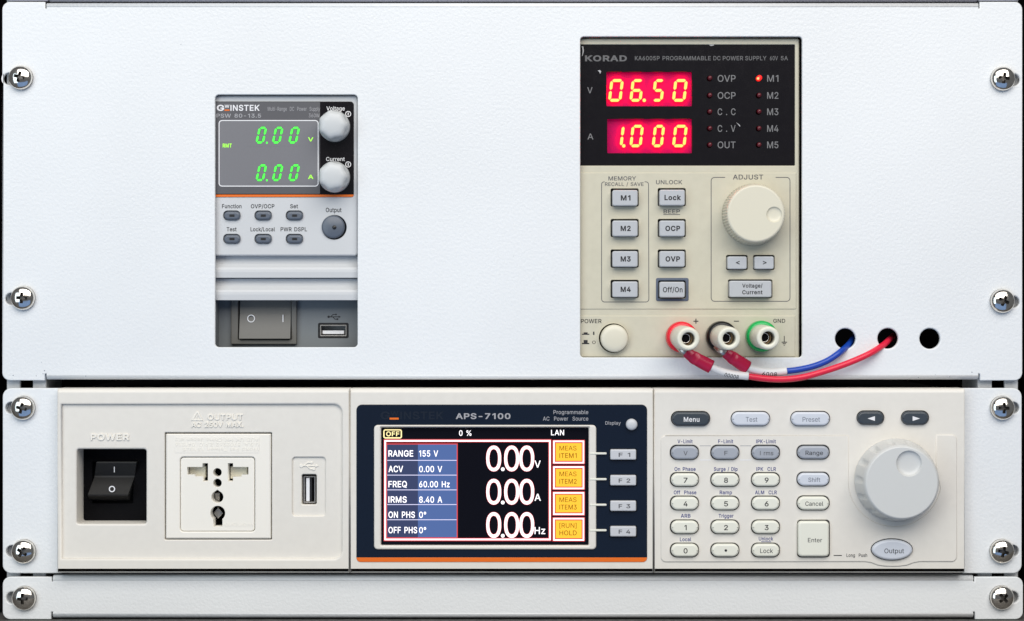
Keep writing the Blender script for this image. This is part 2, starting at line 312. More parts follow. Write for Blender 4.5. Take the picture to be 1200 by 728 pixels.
# letter outlines: advance, then one flat x,y list per contour (127 units = capital height)
GLYPHS = json.loads(r'''{"!":[49,[17,40,16,127,33,127,32,40],[25,-1,20,0,17,2,14,6,13,10,14,15,20,21,25,22,29,21,33,18,35,15,36,10,35,6,33,2,29,0]],"%":[169,[44,71,36,72,30,74,25,78,22,84,20,90,19,97,19,103,20,110,22,116,25,121,30,126,37,128,44,129,52,128,58,126,63,121,66,116,68,110,69,103,69,97,68,90,66,84,63,78,58,74,51,72],[44,82,50,83,53,86,55,91,56,97,56,103,55,109,53,114,50,117,44,118,38,117,35,114,33,109,32,103,32,97,33,91,35,86,38,83],[118,-2,112,1,107,5,103,11,101,17,100,24,100,30,101,37,103,43,107,48,112,53,118,55,125,56,133,55,139,53,144,48,148,43,150,37,150,17,144,5,139,1,133,-2],[125,9,131,10,135,13,137,18,137,36,135,41,131,44,125,45,120,44,116,41,114,36,113,30,113,24,114,18,116,13,120,10],[33,0,121,127,135,127,48,0]],",":[47,[9,-30,17,18,34,18,21,-30]],"-":[113,[84,61,84,47,29,47,29,61]],".":[47,[24,-1,20,0,16,2,13,6,12,10,13,15,16,18,20,21,24,22,28,21,32,18,35,15,35,6,32,2,28,0]],"/":[62,[59,133,18,-19,4,-19,45,133]],"0":[113,[57,-2,44,0,33,6,24,15,17,28,14,39,13,50,12,64,13,77,14,88,17,99,24,112,33,121,44,127,57,129,70,127,81,121,90,112,96,99,99,88,101,77,101,50,99,39,96,28,90,15,81,6,70,0],[57,12,65,14,73,18,78,26,83,36,85,49,86,64,85,79,83,91,78,101,73,109,65,113,57,115,48,113,41,109,35,101,31,91,28,79,27,64,28,49,31,36,35,26,41,18,48,14]],"1":[92,[69,127,69,0,53,0,53,112,22,89,22,107,50,127]],"2":[113,[16,0,16,12,59,57,71,71,75,76,78,82,80,87,80,93,79,99,77,105,73,109,68,112,63,114,56,115,49,114,43,112,38,108,35,103,33,97,32,90,16,90,18,101,22,111,28,118,36,124,46,128,56,129,67,128,77,124,84,119,90,111,94,103,95,93,95,86,93,79,89,72,84,65,67,45,38,15,97,14,97,0]],"3":[113,[55,-2,43,-1,33,2,25,7,18,14,13,23,11,33,27,33,29,27,32,22,36,18,41,15,48,13,55,12,62,13,69,15,79,23,81,29,82,36,82,43,79,49,75,54,69,58,61,61,50,62,39,62,39,75,72,112,18,113,18,127,93,127,93,115,53,70,66,72,77,69,86,63,93,56,97,46,98,36,97,26,93,17,86,9,77,3,67,-1]],"4":[113,[10,26,10,40,62,127,78,127,27,41,103,41,103,26],[71,0,71,79,86,79,86,0]],"5":[113,[55,-2,45,-1,35,3,27,8,21,15,17,23,15,33,31,33,32,27,35,22,39,18,43,15,49,13,55,12,63,13,69,16,75,20,79,26,81,33,82,41,81,48,79,55,74,61,69,66,62,68,55,69,48,69,36,65,32,61,17,63,24,127,92,127,92,113,38,113,34,75,39,79,44,81,51,83,66,83,74,80,80,76,86,71,91,65,95,58,97,50,98,41,96,29,92,19,86,10,77,4,67,0]],"6":[113,[57,-2,46,0,36,4,27,10,21,19,17,29,16,40,17,50,20,60,26,71,34,85,63,127,81,127,46,76,52,78,59,79,70,77,79,74,87,68,93,60,96,50,97,39,96,28,92,18,86,10,78,4,68,0],[57,12,64,13,70,16,75,20,79,25,81,32,82,39,81,47,79,53,75,59,70,63,64,65,57,66,50,65,44,63,38,59,32,47,31,40,32,32,35,25,38,20,44,16,50,13]],"7":[113,[24,0,81,112,16,113,16,127,98,127,98,112,41,0]],"8":[113,[57,-2,45,-1,34,3,25,8,19,15,14,24,13,34,14,42,16,49,20,55,25,60,31,64,38,66,30,70,23,77,19,85,18,95,19,104,23,112,29,119,37,124,46,128,57,129,67,128,77,124,84,119,90,112,94,104,96,95,94,85,90,77,83,70,75,67,82,64,88,60,93,55,97,49,99,42,100,34,99,24,95,15,88,8,79,3,69,-1],[57,12,65,13,71,15,77,18,81,23,83,28,84,35,83,41,81,47,76,52,71,56,64,58,57,59,49,58,42,56,37,52,33,47,30,41,29,35,30,28,32,23,36,18,42,15,49,13],[57,72,63,73,69,75,73,78,77,83,79,88,80,94,79,100,77,105,74,109,69,112,63,114,57,115,50,114,44,112,40,109,36,105,34,100,33,94,34,88,36,83,40,78,45,75,50,73]],"9":[113,[57,129,68,128,78,124,86,117,92,109,96,98,97,87,96,77,93,67,88,56,79,42,50,0,33,0,67,51,60,49,55,49,44,50,34,54,27,59,21,67,17,77,16,88,17,99,21,109,28,117,36,124,46,128],[57,115,50,114,44,112,39,107,35,102,32,95,31,88,32,80,35,74,39,68,44,64,50,62,57,61,64,62,70,64,75,68,79,74,81,80,82,88,81,95,79,102,75,107,70,112,64,114]],"<":[113,[16,44,16,55,97,96,97,79,36,50,97,20,97,4]],">":[113,[97,44,16,4,16,20,78,49,77,51,16,79,16,96,97,55]],"A":[120,[4,0,50,127,69,127,116,0,99,0,60,110,21,0],[28,36,28,50,93,50,93,36]],"B":[114,[15,0,15,127,60,127,72,126,82,123,90,117,95,110,99,102,100,93,99,86,97,80,93,75,89,71,79,67,91,61,96,57,101,51,104,43,105,34,103,25,100,17,94,10,86,4,75,1,62,0],[31,14,61,14,74,16,83,20,87,26,89,34,88,40,86,46,82,51,77,54,70,57,62,58,31,58],[31,71,60,71,66,72,72,74,77,77,81,82,83,87,84,93,83,101,78,107,71,111,60,113,31,113]],"C":[127,[67,-2,56,-1,47,2,38,6,30,12,23,20,18,29,13,39,11,51,10,64,11,76,13,88,18,98,23,107,30,115,38,121,47,125,56,128,67,129,76,128,85,126,93,123,101,118,107,112,112,105,116,96,118,87,102,87,100,93,97,99,94,103,89,107,84,110,79,112,73,114,67,114,56,112,46,108,38,101,31,91,27,78,26,64,27,49,31,36,38,26,46,19,56,15,67,13,79,15,84,17,89,20,94,24,100,34,102,40,118,40,116,31,112,23,107,16,101,9,85,1,76,-1]],"D":[125,[55,0,24,0,24,14,54,14,68,16,80,20,89,27,95,37,99,49,100,64,99,78,95,90,89,100,80,107,69,111,55,113,23,113,23,127,56,127,68,126,79,124,88,120,100,110,108,98,112,88,115,76,116,64,115,51,112,40,108,30,103,21,96,14,88,8,78,3,67,1],[31,127,31,0,15,0,15,127]],"E":[105,[15,0,15,127,93,127,93,113,31,113,31,71,89,71,89,57,31,57,31,14,94,14,94,0]],"F":[102,[15,0,15,127,92,127,92,113,31,113,31,70,87,70,87,55,31,55,31,0]],"G":[130,[67,-2,56,-1,46,2,37,6,30,12,23,20,17,29,13,39,11,51,10,64,11,76,13,88,17,98,23,107,29,115,37,121,46,125,56,128,66,129,76,128,85,126,94,122,101,117,107,111,112,104,116,96,119,87,102,87,100,93,97,98,93,103,89,107,84,110,79,112,73,113,66,114,56,112,46,108,38,101,31,91,27,78,26,64,27,49,31,36,38,26,46,19,56,15,67,13,77,14,86,18,94,23,99,31,102,40,103,50,71,50,71,64,120,64,120,50,118,35,113,23,105,12,94,5,82,0]],"H":[129,[15,0,15,127,31,127,31,72,98,72,98,127,114,127,114,0,98,0,98,58,31,58,31,0]],"I":[46,[15,0,15,127,31,127,31,0]],"J":[99,[46,-2,31,1,19,8,13,16,10,25,8,36,8,43,25,43,25,36,26,26,30,19,37,14,46,12,55,14,62,19,67,26,68,36,68,127,84,127,84,36,83,25,79,16,74,8,62,1]],"K":[117,[26,36,26,54,44,76,53,86,91,127,112,127,58,69],[15,0,15,127,31,127,31,0],[93,0,47,65,57,77,112,0]],"L":[98,[15,0,15,127,31,127,31,14,90,14,90,0]],"M":[157,[15,0,15,127,38,127,79,20,119,127,142,127,142,0,126,0,126,100,86,0,72,0,31,100,31,0]],"N":[131,[15,0,15,127,34,127,100,24,100,127,116,127,116,0,97,0,31,103,31,0]],"O":[133,[67,-2,56,-1,47,2,38,6,30,12,23,20,18,29,13,39,11,51,10,64,11,76,13,88,18,98,23,107,30,115,38,121,47,125,56,128,67,129,77,128,87,125,96,121,104,115,111,107,116,98,120,88,123,76,123,51,120,39,116,29,111,20,104,12,96,6,87,2,77,-1],[67,13,78,15,87,19,96,26,102,36,106,49,108,64,106,79,102,91,96,101,87,108,78,113,67,114,56,112,46,108,38,101,31,91,27,79,26,64,27,49,31,36,38,26,46,19,56,15]],"P":[111,[15,0,15,127,59,127,72,126,83,122,92,116,98,107,101,98,102,87,101,76,98,66,92,58,83,52,72,48,59,46,31,46,31,0],[31,61,67,61,74,64,80,68,83,73,86,80,86,94,80,106,74,110,67,112,58,113,31,113]],"Q":[133,[61,40,78,40,92,21,96,16,117,-12,100,-12,86,7,83,11],[67,-2,56,-1,47,2,38,6,30,12,23,20,18,29,13,39,11,51,10,64,11,76,13,88,18,98,23,107,30,115,38,121,47,125,56,128,67,129,77,128,87,125,96,121,104,115,111,107,116,98,120,88,123,76,123,51,120,39,116,29,111,20,104,12,96,6,87,2,77,-1],[67,13,78,15,87,19,96,26,102,36,106,49,108,64,106,79,102,91,96,101,87,108,78,113,67,114,56,112,46,108,38,101,31,91,27,79,26,64,27,49,31,36,38,26,46,19,56,15]],"R":[112,[15,0,15,127,59,127,73,126,83,122,92,116,98,108,101,99,102,88,101,77,98,68,92,60,83,54,78,52,107,0,88,0,60,49,31,49,31,0],[31,64,67,64,75,67,80,70,84,75,86,81,86,95,80,106,74,110,67,112,58,113,31,113]],"S":[112,[56,-2,43,-1,32,2,23,8,16,15,12,24,10,34,26,34,28,27,31,22,36,18,42,15,49,13,56,12,64,13,72,15,78,18,82,23,85,28,86,35,86,40,83,45,79,48,74,51,61,56,46,60,32,65,22,72,15,82,13,93,15,103,19,112,26,119,35,124,45,128,57,129,69,128,79,124,88,119,94,112,99,104,100,94,84,94,82,103,76,109,67,113,56,115,49,114,42,112,36,109,32,105,30,100,29,94,30,88,33,83,37,80,42,77,53,73,66,70,78,66,84,63,90,59,95,55,99,49,101,43,102,35,101,25,97,16,90,8,81,3,70,-1]],"T":[112,[8,113,8,127,104,127,104,113,64,113,64,0,48,0,48,113]],"U":[129,[65,-2,51,-1,39,4,29,11,21,20,17,31,15,43,15,127,31,127,31,45,32,36,35,28,40,22,47,17,55,14,65,13,75,14,83,17,89,22,94,28,97,36,98,45,98,127,114,127,114,43,113,31,108,20,101,11,91,4,79,-1]],"V":[120,[51,0,4,127,21,127,60,18,99,127,116,127,70,0]],"W":[171,[39,0,4,127,21,127,49,20,77,127,95,127,124,20,151,127,167,127,133,0,114,0,86,104,58,0]],"X":[118,[5,0,50,65,7,127,26,127,59,78,93,127,112,127,69,65,114,0,96,0,59,53,23,0]],"Y":[118,[51,0,51,52,4,127,23,127,59,67,95,127,114,127,67,52,67,0]],"Z":[109,[11,0,11,12,79,113,10,113,10,127,99,127,99,115,31,14,100,14,100,0]],"[":[68,[25,-24,25,135,59,135,59,122,40,122,40,-11,59,-11,59,-24]],"]":[68,[9,-24,9,-11,28,-11,28,122,9,122,9,135,43,135,43,-24]],"a":[97,[40,-2,31,-1,24,1,17,5,12,11,9,18,8,27,9,34,11,40,15,45,19,48,25,51,31,53,59,57,63,57,66,59,68,61,69,64,68,70,67,74,64,78,60,80,55,82,49,83,37,81,33,78,27,72,25,68,10,73,14,81,20,87,26,91,33,94,41,96,49,96,60,95,66,93,72,90,77,86,81,80,83,72,84,63,84,0,69,0,69,13,63,6,59,3,54,0,48,-2],[43,11,51,12,57,15,62,19,66,23,68,29,69,34,69,47,65,45,58,44,50,43,44,42,34,40,29,38,26,35,24,31,23,26,24,22,26,18,29,15,33,13,37,12]],"b":[106,[57,-2,50,-1,43,1,38,4,35,8,30,15,28,0,13,0,13,127,29,127,29,80,34,86,38,90,43,93,49,95,57,96,69,95,78,90,86,83,93,73,96,61,98,47,96,33,93,21,87,11,78,4,69,-1],[55,12,63,13,70,16,75,22,79,29,81,38,82,47,81,57,79,65,75,72,70,78,63,81,55,82,47,81,40,78,35,73,31,66,29,57,28,47,29,37,31,29,35,22,41,16,47,13]],"c":[99,[52,-2,40,-1,29,4,21,11,14,21,10,33,9,47,10,61,14,73,21,83,29,90,40,95,52,96,59,96,71,92,76,89,81,85,85,80,88,75,91,69,76,65,73,72,68,78,61,81,52,82,43,81,36,78,31,72,27,65,25,56,24,47,25,38,27,29,31,22,36,16,43,13,52,12,61,13,68,17,73,22,76,29,91,26,89,19,81,9,77,5,71,2,59,-2]],"d":[106,[49,-2,38,-1,28,4,20,11,14,21,10,33,9,47,10,61,14,73,20,83,28,90,38,95,49,96,57,95,63,93,68,90,72,86,77,80,78,127,93,127,93,0,78,0,78,15,72,8,68,4,63,1,57,-1],[51,12,59,13,66,16,71,22,75,29,77,37,78,47,77,57,75,66,71,73,66,78,59,81,51,82,43,81,36,78,31,72,27,65,25,57,24,47,25,38,27,29,31,22,36,16,43,13]],"e":[101,[53,-2,40,-1,29,4,21,11,14,21,10,33,9,47,10,60,14,72,20,82,29,90,39,95,51,96,67,94,74,90,80,85,85,79,89,70,92,60,93,48,93,42,24,42,25,35,28,27,32,20,38,15,45,12,59,12,64,13,68,15,71,18,77,26,91,23,88,16,84,10,78,5,71,1,62,-1],[78,54,77,59,75,67,71,74,66,78,59,82,51,83,43,81,37,78,31,74,27,67,25,60,24,54]],"f":[63,[57,95,57,82,2,82,2,95],[20,0,20,108,21,115,24,121,28,126,34,130,40,132,56,132,61,130,57,117,54,118,43,118,39,115,36,111,36,0]],"g":[106,[52,-38,42,-37,34,-35,26,-32,21,-28,16,-23,13,-17,25,-10,30,-16,34,-20,39,-22,45,-24,52,-24,62,-23,71,-19,76,-12,78,-1,78,17,72,10,68,7,63,4,57,2,49,1,38,3,28,7,20,13,14,23,10,34,9,48,10,62,14,73,20,83,28,90,38,95,49,96,57,95,63,93,68,90,72,86,77,80,78,95,93,95,93,-2,92,-13,88,-22,81,-29,73,-34,63,-37],[51,15,59,16,66,19,71,24,75,30,77,38,78,48,77,58,75,66,71,73,66,78,59,81,51,82,43,81,36,78,31,73,27,66,25,57,24,48,25,39,27,31,31,24,36,19,43,16]],"h":[102,[29,0,13,0,13,127,29,127,29,80,38,91,47,95,57,96,66,95,74,92,80,87,85,80,88,71,89,60,89,0,74,0,74,59,73,69,68,76,62,81,53,82,46,82,40,79,35,76,32,71,29,64]],"i":[42,[13,0,13,95,29,95,29,0],[17,111,11,117,10,121,11,125,14,128,17,130,21,131,25,130,29,128,31,125,32,121,31,117,29,114,25,111]],"j":[42,[13,95,29,95,29,-8,28,-16,26,-23,22,-28,16,-32,9,-35,1,-36,-2,-36,-2,-22,1,-22,6,-21,10,-18,12,-13,13,-7],[17,111,13,114,11,117,10,121,11,125,13,128,17,130,21,131,25,130,28,128,31,125,32,121,31,117,25,111]],"k":[95,[28,34,28,53,71,95,90,95,46,50],[13,0,13,127,29,127,29,0],[74,0,37,46,48,57,93,0]],"l":[47,[35,-1,25,1,19,5,15,12,13,21,13,127,29,127,29,19,30,16,33,14,37,13,40,13,43,14,45,1,41,0]],"m":[152,[13,0,13,95,28,95,28,74,30,81,33,86,38,91,43,94,49,96,55,97,64,95,72,90,77,83,80,74,81,80,84,86,89,90,95,94,102,96,109,97,117,96,124,93,131,88,135,82,138,74,139,64,139,0,124,0,124,63,123,72,118,78,112,82,105,83,99,82,94,80,90,77,86,73,85,68,84,62,84,0,69,0,69,65,67,72,63,78,57,81,50,83,45,82,40,80,35,77,29,67,29,0]],"n":[102,[29,0,13,0,13,95,28,95,28,72,31,83,38,91,47,95,57,96,66,95,74,92,80,87,85,80,88,71,89,60,89,0,74,0,74,59,73,69,68,76,62,81,53,82,46,82,40,79,35,76,32,71,29,64]],"o":[104,[52,-2,40,-1,29,4,21,11,14,21,10,33,9,47,10,61,14,73,21,83,29,90,40,95,52,96,64,95,75,90,83,83,90,73,94,61,95,47,94,33,90,21,83,11,75,4,64,-1],[52,12,61,13,68,16,73,22,77,29,79,38,80,47,79,56,77,65,73,72,68,78,61,81,52,82,43,81,36,78,31,72,27,65,25,56,24,47,25,38,27,29,31,22,36,16,43,13]],"p":[106,[13,-36,13,95,28,95,28,80,38,90,43,93,49,95,57,96,69,95,78,90,86,83,93,73,96,61,98,47,96,33,93,21,87,11,78,4,69,-1,57,-2,50,-1,43,1,38,4,33,9,29,9,29,-36],[55,12,63,13,70,16,75,22,79,29,81,38,82,47,81,57,79,65,75,72,70,78,63,81,55,82,47,81,40,78,35,73,31,66,29,57,28,47,29,37,31,29,35,22,41,16,47,13]],"r":[65,[13,0,13,95,28,95,28,80,33,87,38,92,45,95,53,96,61,96,61,81,46,81,40,79,35,75,32,71,29,65,29,0]],"s":[91,[46,-2,36,-1,28,1,21,4,16,9,11,16,9,24,24,27,26,20,31,15,38,12,45,11,54,12,61,16,66,20,67,26,66,30,64,34,59,37,53,39,37,43,26,46,18,52,13,59,12,68,13,76,16,83,22,88,29,93,37,95,47,96,56,95,64,93,70,90,75,85,79,79,81,72,67,69,65,74,61,79,55,82,47,83,39,82,33,79,29,75,27,69,28,65,31,61,36,58,57,52,69,48,77,43,81,36,83,27,82,19,78,12,73,6,65,2,56,-1]],"t":[57,[51,95,51,82,2,82,2,95],[16,118,32,118,32,19,34,15,38,13,43,12,46,13,51,13,53,0,48,-1,42,-1,31,1,23,5,18,13,16,23]],"u":[102,[46,-1,37,0,29,3,22,8,17,15,14,24,13,35,13,95,29,95,29,36,30,26,34,19,41,14,50,13,57,13,62,15,67,19,71,24,73,31,74,38,74,95,89,95,89,0,75,0,75,23,72,12,64,4,56,0]],"v":[97,[41,0,4,95,21,95,49,15,76,95,93,95,57,0]],"w":[142,[35,0,6,95,22,95,42,20,63,95,79,95,99,20,120,95,136,95,107,0,92,0,71,74,50,0]],"x":[95,[5,0,38,48,7,95,25,95,48,60,71,95,88,95,57,48,90,0,72,0,48,36,23,0]],"y":[97,[12,-35,15,-21,18,-22,26,-22,30,-21,33,-18,35,-15,41,0,4,95,21,95,49,17,76,95,93,95,51,-15,48,-21,44,-27,40,-31,35,-34,29,-36,16,-36]],"z":[95,[11,0,11,11,63,81,12,81,12,95,83,95,83,83,31,14,85,14,85,0]],"°":[79,[40,71,32,72,25,75,19,79,15,85,12,92,11,99,12,107,15,114,19,120,25,124,32,127,40,128,47,127,54,124,60,120,64,114,67,107,68,99,67,92,64,85,60,79,54,75,47,72],[44,84,48,86,51,88,53,91,55,95,56,99,55,104,53,107,51,111,48,113,44,115,35,115,32,113,28,111,26,107,24,104,24,95,26,91,28,88,32,86,35,84]]," ":[70]}''')
def inside(pt, poly):
    c = False; n = len(poly)
    for i in range(n):
        (x1, y1), (x2, y2) = poly[i], poly[i - 1]
        if (y1 > pt[1]) != (y2 > pt[1]) and pt[0] < (x2 - x1) * (pt[1] - y1) / (y2 - y1) + x1: c = not c
    return c
def text_mesh(s, bold, ext=0.0, res=3):
    """outline lettering as a mesh, capitals one unit high; bold widens the strokes; overlapping strokes go in layers"""
    layers = {}; pen = 0.0
    for ch in s:
        gl = GLYPHS[ch]; loops = [[(f[i], f[i + 1]) for i in range(0, len(f), 2)] for f in gl[1:]]
        outer = [l for l in loops if sgn_area(l) * OSIGN > 0]; holes = [l for l in loops if sgn_area(l) * OSIGN <= 0]
        for i, l in enumerate(outer):
            for q in [l] + [h for h in holes if inside(h[0], l)]:
                q = [(v[0], v[1]) for v in inset(q, -OSIGN * bold * 127)] if bold else q
                layers.setdefault(i, []).append([((pen + x) / 127.0, y / 127.0) for x, y in q])
        pen += gl[0] + 127 * 2 * bold
    bm = bmesh.new()
    for i, loops in layers.items():
        cu = bpy.data.curves.new('lettering', 'CURVE'); cu.dimensions = '2D'; cu.fill_mode = 'FRONT' if not ext else 'BOTH'
        cu.extrude = ext / 2
        for l in loops:
            sp = cu.splines.new('POLY'); sp.points.add(len(l) - 1); sp.use_cyclic_u = True
            for p, (x, y) in zip(sp.points, l): p.co = (x, y, 0, 1)
        o = bpy.data.objects.new('lettering', cu); COL.objects.link(o)
        m2 = bpy.data.meshes.new_from_object(o.evaluated_get(bpy.context.evaluated_depsgraph_get()))
        bpy.data.objects.remove(o); bpy.data.curves.remove(cu)
        for v in m2.vertices: v.co.z += -.5 * bool(ext) + i * (.02 if ext else 1.0)
        bm.from_mesh(m2); bpy.data.meshes.remove(m2)
    me = bpy.data.meshes.new('lettering'); bm.to_mesh(me); bm.free()
    return me
OSIGN = 1 if sgn_area([(GLYPHS['H'][1][i], GLYPHS['H'][1][i + 1]) for i in range(0, len(GLYPHS['H'][1]), 2)]) > 0 else -1
def capheight(bold): return (-bold, 1.0 + bold)
TC = {}
def text(s, x0, x1, yt, yb, h, m, parent, bold=0.0, slant=0.0, rot=False, emboss=0.0, name='lettering', label=None, res=2):
    """lettering fitted to the photograph's box: x0..x1 wide, capitals from yt to yb"""
    key = (s, round(x1 - x0, 2), round(yb - yt, 2), bold, slant, rot, emboss, m, h)
    k = kk(h)
    me = TC.get(key)
    if me is None:
        me = text_mesh(s, bold, 1.0 if emboss else 0.0, res)
        lo, hi = capheight(bold)
        xs = [v.co.x for v in me.vertices]
        a, b_ = min(xs), max(xs)
        sx = (x1 - x0) / max(1e-6, b_ - a); sy = (yb - yt) / (hi - lo)
        w, hh = x1 - x0, yb - yt
        for v in me.vertices:
            px = (v.co.x - a) * sx - w / 2; py = (v.co.y - lo) * sy - hh / 2
            px += slant * py
            if rot: px, py = -px, -py
            v.co = Vector((px * k, -(v.co.z + 1.0) * emboss / 1000 if emboss else -4e-6 * v.co.z, py * k))
        me.name = 'lettering'
        me.materials.clear(); me.materials.append(M[m]); TC[key] = me
    return obj(name, me, M[m], parent, W((x0 + x1) / 2, (yt + yb) / 2, h - (.06 if emboss else 0)), label)

def lathe_bm(prof, n=40, fn=None, cap=True, bm=None, smooth=True):
    """prof [(r_m, h_m)] from back to front; axis towards the camera"""
    bm = bm or bmesh.new(); rings = []
    for i, (r, h) in enumerate(prof):
        if r <= 1e-9:
            rings.append([bm.verts.new((0, -h, 0))]); continue
        ring = []
        for j in range(n):
            a = 2 * math.pi * j / n
            q = fn(a, r, h, i) if fn else r
            ring.append(bm.verts.new((q * math.cos(a), -h, q * math.sin(a))))
        rings.append(ring)
    for i in range(len(rings) - 1):
        A, B = rings[i], rings[i + 1]
        for j in range(n):
            l = (j + 1) % n
            if len(A) > 1 and len(B) > 1: f = bm.faces.new((A[j], A[l], B[l], B[j]))
            elif len(A) > 1: f = bm.faces.new((A[j], A[l], B[0]))
            elif len(B) > 1: f = bm.faces.new((A[0], B[l], B[j]))
            f.smooth = smooth
    if cap and len(rings[-1]) > 1: fill(bm, [rings[-1]])
    return bm, rings
def lathe(name, m, parent, px, py, h, prof, n=40, fn=None, label=None, cap=True):
    bm, _ = lathe_bm([(r / 1000, z / 1000) for r, z in prof], n, fn, cap)
    return obj(name, bm_mesh(bm, name), M[m], parent, W(px, py, h), label)

def prism_x(name, m, parent, prof, x0, x1, href, label=None, smooth=False, skew=0.0):
    """closed profile [(py, h_mm)] swept along x"""
    bm = bmesh.new(); k = kk(href); cy = sum(p[0] for p in prof) / len(prof); cx = (x0 + x1) / 2
    A = []; B = []
    for py, h in prof:
        z = -(py - cy) * k; sk = skew * (py - cy) * k
        A.append(bm.verts.new(((x0 - cx) * k + sk, -h / 1000, z))); B.append(bm.verts.new(((x1 - cx) * k + sk, -h / 1000, z)))
    n = len(prof)
    for i in range(n):
        j = (i + 1) % n
        f = bm.faces.new((A[i], A[j], B[j], B[i])); f.smooth = smooth
    bm.faces.new(A[::-1]); bm.faces.new(B)
    bmesh.ops.recalc_face_normals(bm, faces=bm.faces)
    loc = W(cx, cy, href); loc.y = 0
    return obj(name, bm_mesh(bm, name), M[m], parent, loc, label)

def knob(name, m, parent, px, py, h, prof, n, fn, dimple, label=None):
    """turned knob whose front face has one round finger dimple (px offset, radius mm, depth mm)"""
    bm, rings = lathe_bm([(r / 1000, z / 1000) for r, z in prof], n, fn, cap=False)
    top = prof[-1][1] / 1000
    dx, dy, r, dep = dimple; k = kk(h + prof[-1][1])
    cx, cz = dx * k, -dy * k; r /= 1000; dep /= 1000
    N = 36; levels = [(1.0, 0.0), (0.97, 0.12), (0.93, 0.45), (0.86, 0.72), (0.6, 0.92), (0.3, 1.0)]
    dr = []
    for f, d in levels:
        dr.append([bm.verts.new((cx + r * f * math.cos(2 * math.pi * i / N), -(top - dep * d), cz + r * f * math.sin(2 * math.pi * i / N))) for i in range(N)])
    c = bm.verts.new((cx, -(top - dep), cz))
    for i in range(len(dr) - 1):
        for j in range(N):
            l = (j + 1) % N
            f = bm.faces.new((dr[i][j], dr[i][l], dr[i + 1][l], dr[i + 1][j])); f.smooth = True
    for j in range(N):
        f = bm.faces.new((dr[-1][j], dr[-1][(j + 1) % N], c)); f.smooth = True
    fill(bm, [rings[-1], dr[0][::-1]])
    return obj(name, bm_mesh(bm, name), M[m], parent, W(px, py, h), label)

def smooth_path(pts, per=10):
    out = []; n = len(pts)
    P = [Vector(p) for p in pts]; P = [2 * P[0] - P[1]] + P + [2 * P[-1] - P[-2]]
    for i in range(1, n):
        for s in range(per):
            t = s / per; a, b, c, d = P[i - 1], P[i], P[i + 1], P[i + 2]
            out.append(0.5 * ((2 * b) + (c - a) * t + (2 * a - 5 * b + 4 * c - d) * t * t + (3 * b - a - 3 * c + d) * t ** 3))
    out.append(Vector(pts[-1])); return out
def frames(path):
    T = []
    for i in range(len(path)):
        a = path[max(0, i - 1)]; b = path[min(len(path) - 1, i + 1)]; T.append((b - a).normalized())
    out = []
    for t in T:
        f = Vector((0, -1, 0)); f = (f - t * f.dot(t))
        if f.length < 1e-4: f = Vector((0, 0, 1)) - t * t.z
        f.normalize(); out.append((t, f, t.cross(f)))      # tangent, towards camera, side
    return out
def tube(name, m, parent, path, rad, origin, n=16, label=None):
    """rad: number or list of (front radius, side radius) along the path, metres"""
    bm = bmesh.new(); fr = frames(path); rings = []
    for i, p in enumerate(path):
        ra, rb = rad[i] if isinstance(rad, list) else (rad, rad)
        t, f, s = fr[i]; q = p - origin
        rings.append([bm.verts.new(q + f * (ra * math.cos(2 * math.pi * j / n)) + s * (rb * math.sin(2 * math.pi * j / n))) for j in range(n)])
    for a, b in zip(rings, rings[1:]):
        for j in range(n):
            l = (j + 1) % n; fc = bm.faces.new((a[j], a[l], b[l], b[j])); fc.smooth = True
    bm.faces.new(rings[0][::-1]); bm.faces.new(rings[-1])
    bmesh.ops.recalc_face_normals(bm, faces=bm.faces)
    return obj(name, bm_mesh(bm, name), M[m], parent, origin, label)

# ------------------------------------------------------------------ the setting
def structure(name, bm, m, wloc):
    o = obj(name, bm_mesh(bm, name), M[m], None, wloc); o['kind'] = 'structure'; return o
bm = bmesh.new(); zt = W(0, 727.4, 2).z
v = [bm.verts.new(c) for c in ((-.6, -.07, zt), (.6, -.07, zt), (.6, .6, zt), (-.6, .6, zt))]; bm.faces.new(v)  # tabletop cut short in front so the low blue fill gets past
structure('short_tabletop', bm, 'table', (0, 0, 0))
# dark inside of the rack: back and side sheets
bm = bmesh.new(); zb = zt + 0.002
for q in (((-.27, .42, zb), (.27, .42, zb), (.27, .42, .4), (-.27, .42, .4)),
          ((-.27, .02, zb), (-.27, .42, zb), (-.27, .42, .4), (-.27, .02, .4)),
          ((.27, .42, zb), (.27, .02, zb), (.27, .02, .4), (.27, .42, .4)),
          ((-.27, .02, .4), (-.27, .42, .4), (.27, .42, .4), (.27, .02, .4)),
          ((-.27, .02, zb), (.27, .02, zb), (.27, .42, zb), (-.27, .42, zb))):
    bm.faces.new([bm.verts.new(c) for c in q])
structure('back_wall', bm, 'black_void', (0, 0, 0))

# rack rails: white uprights with square holes behind the ears
HOLES = [(-60, 14), (40, 14), (91, 14), (200, 14), (350, 14), (450, 16), (478, 14), (560, 14), (646, 14), (674, 16), (700, 14)]
def rail(x0, x1, hx, label):
    t = thing('rack_rail', label, 'rack rail', W((x0 + x1) / 2, 727, -6))
    holes = [rr(hx - 7.5, y - s * .55, hx + 7.5, y + s * .55, 1) for y, s in HOLES]
    slab('web', 'rail', t, [rr(x0, -130, x1, 726, 1)] + holes, -6.5, -4.5, 0.3, 1)
    slab('flange', 'rail', t, rr(x1 - 4 if x0 < 600 else x0, -130, x1 if x0 < 600 else x0 + 4, 726, 0.5), -40, -6.6, 0.2, 1)
    return t
rail(8, 54, 31, 'white slotted upright rail behind the ears on the same side as the narrow supply')
rail(1146, 1193, 1170, 'white slotted upright rail behind the ears on the same side as the wire holes')

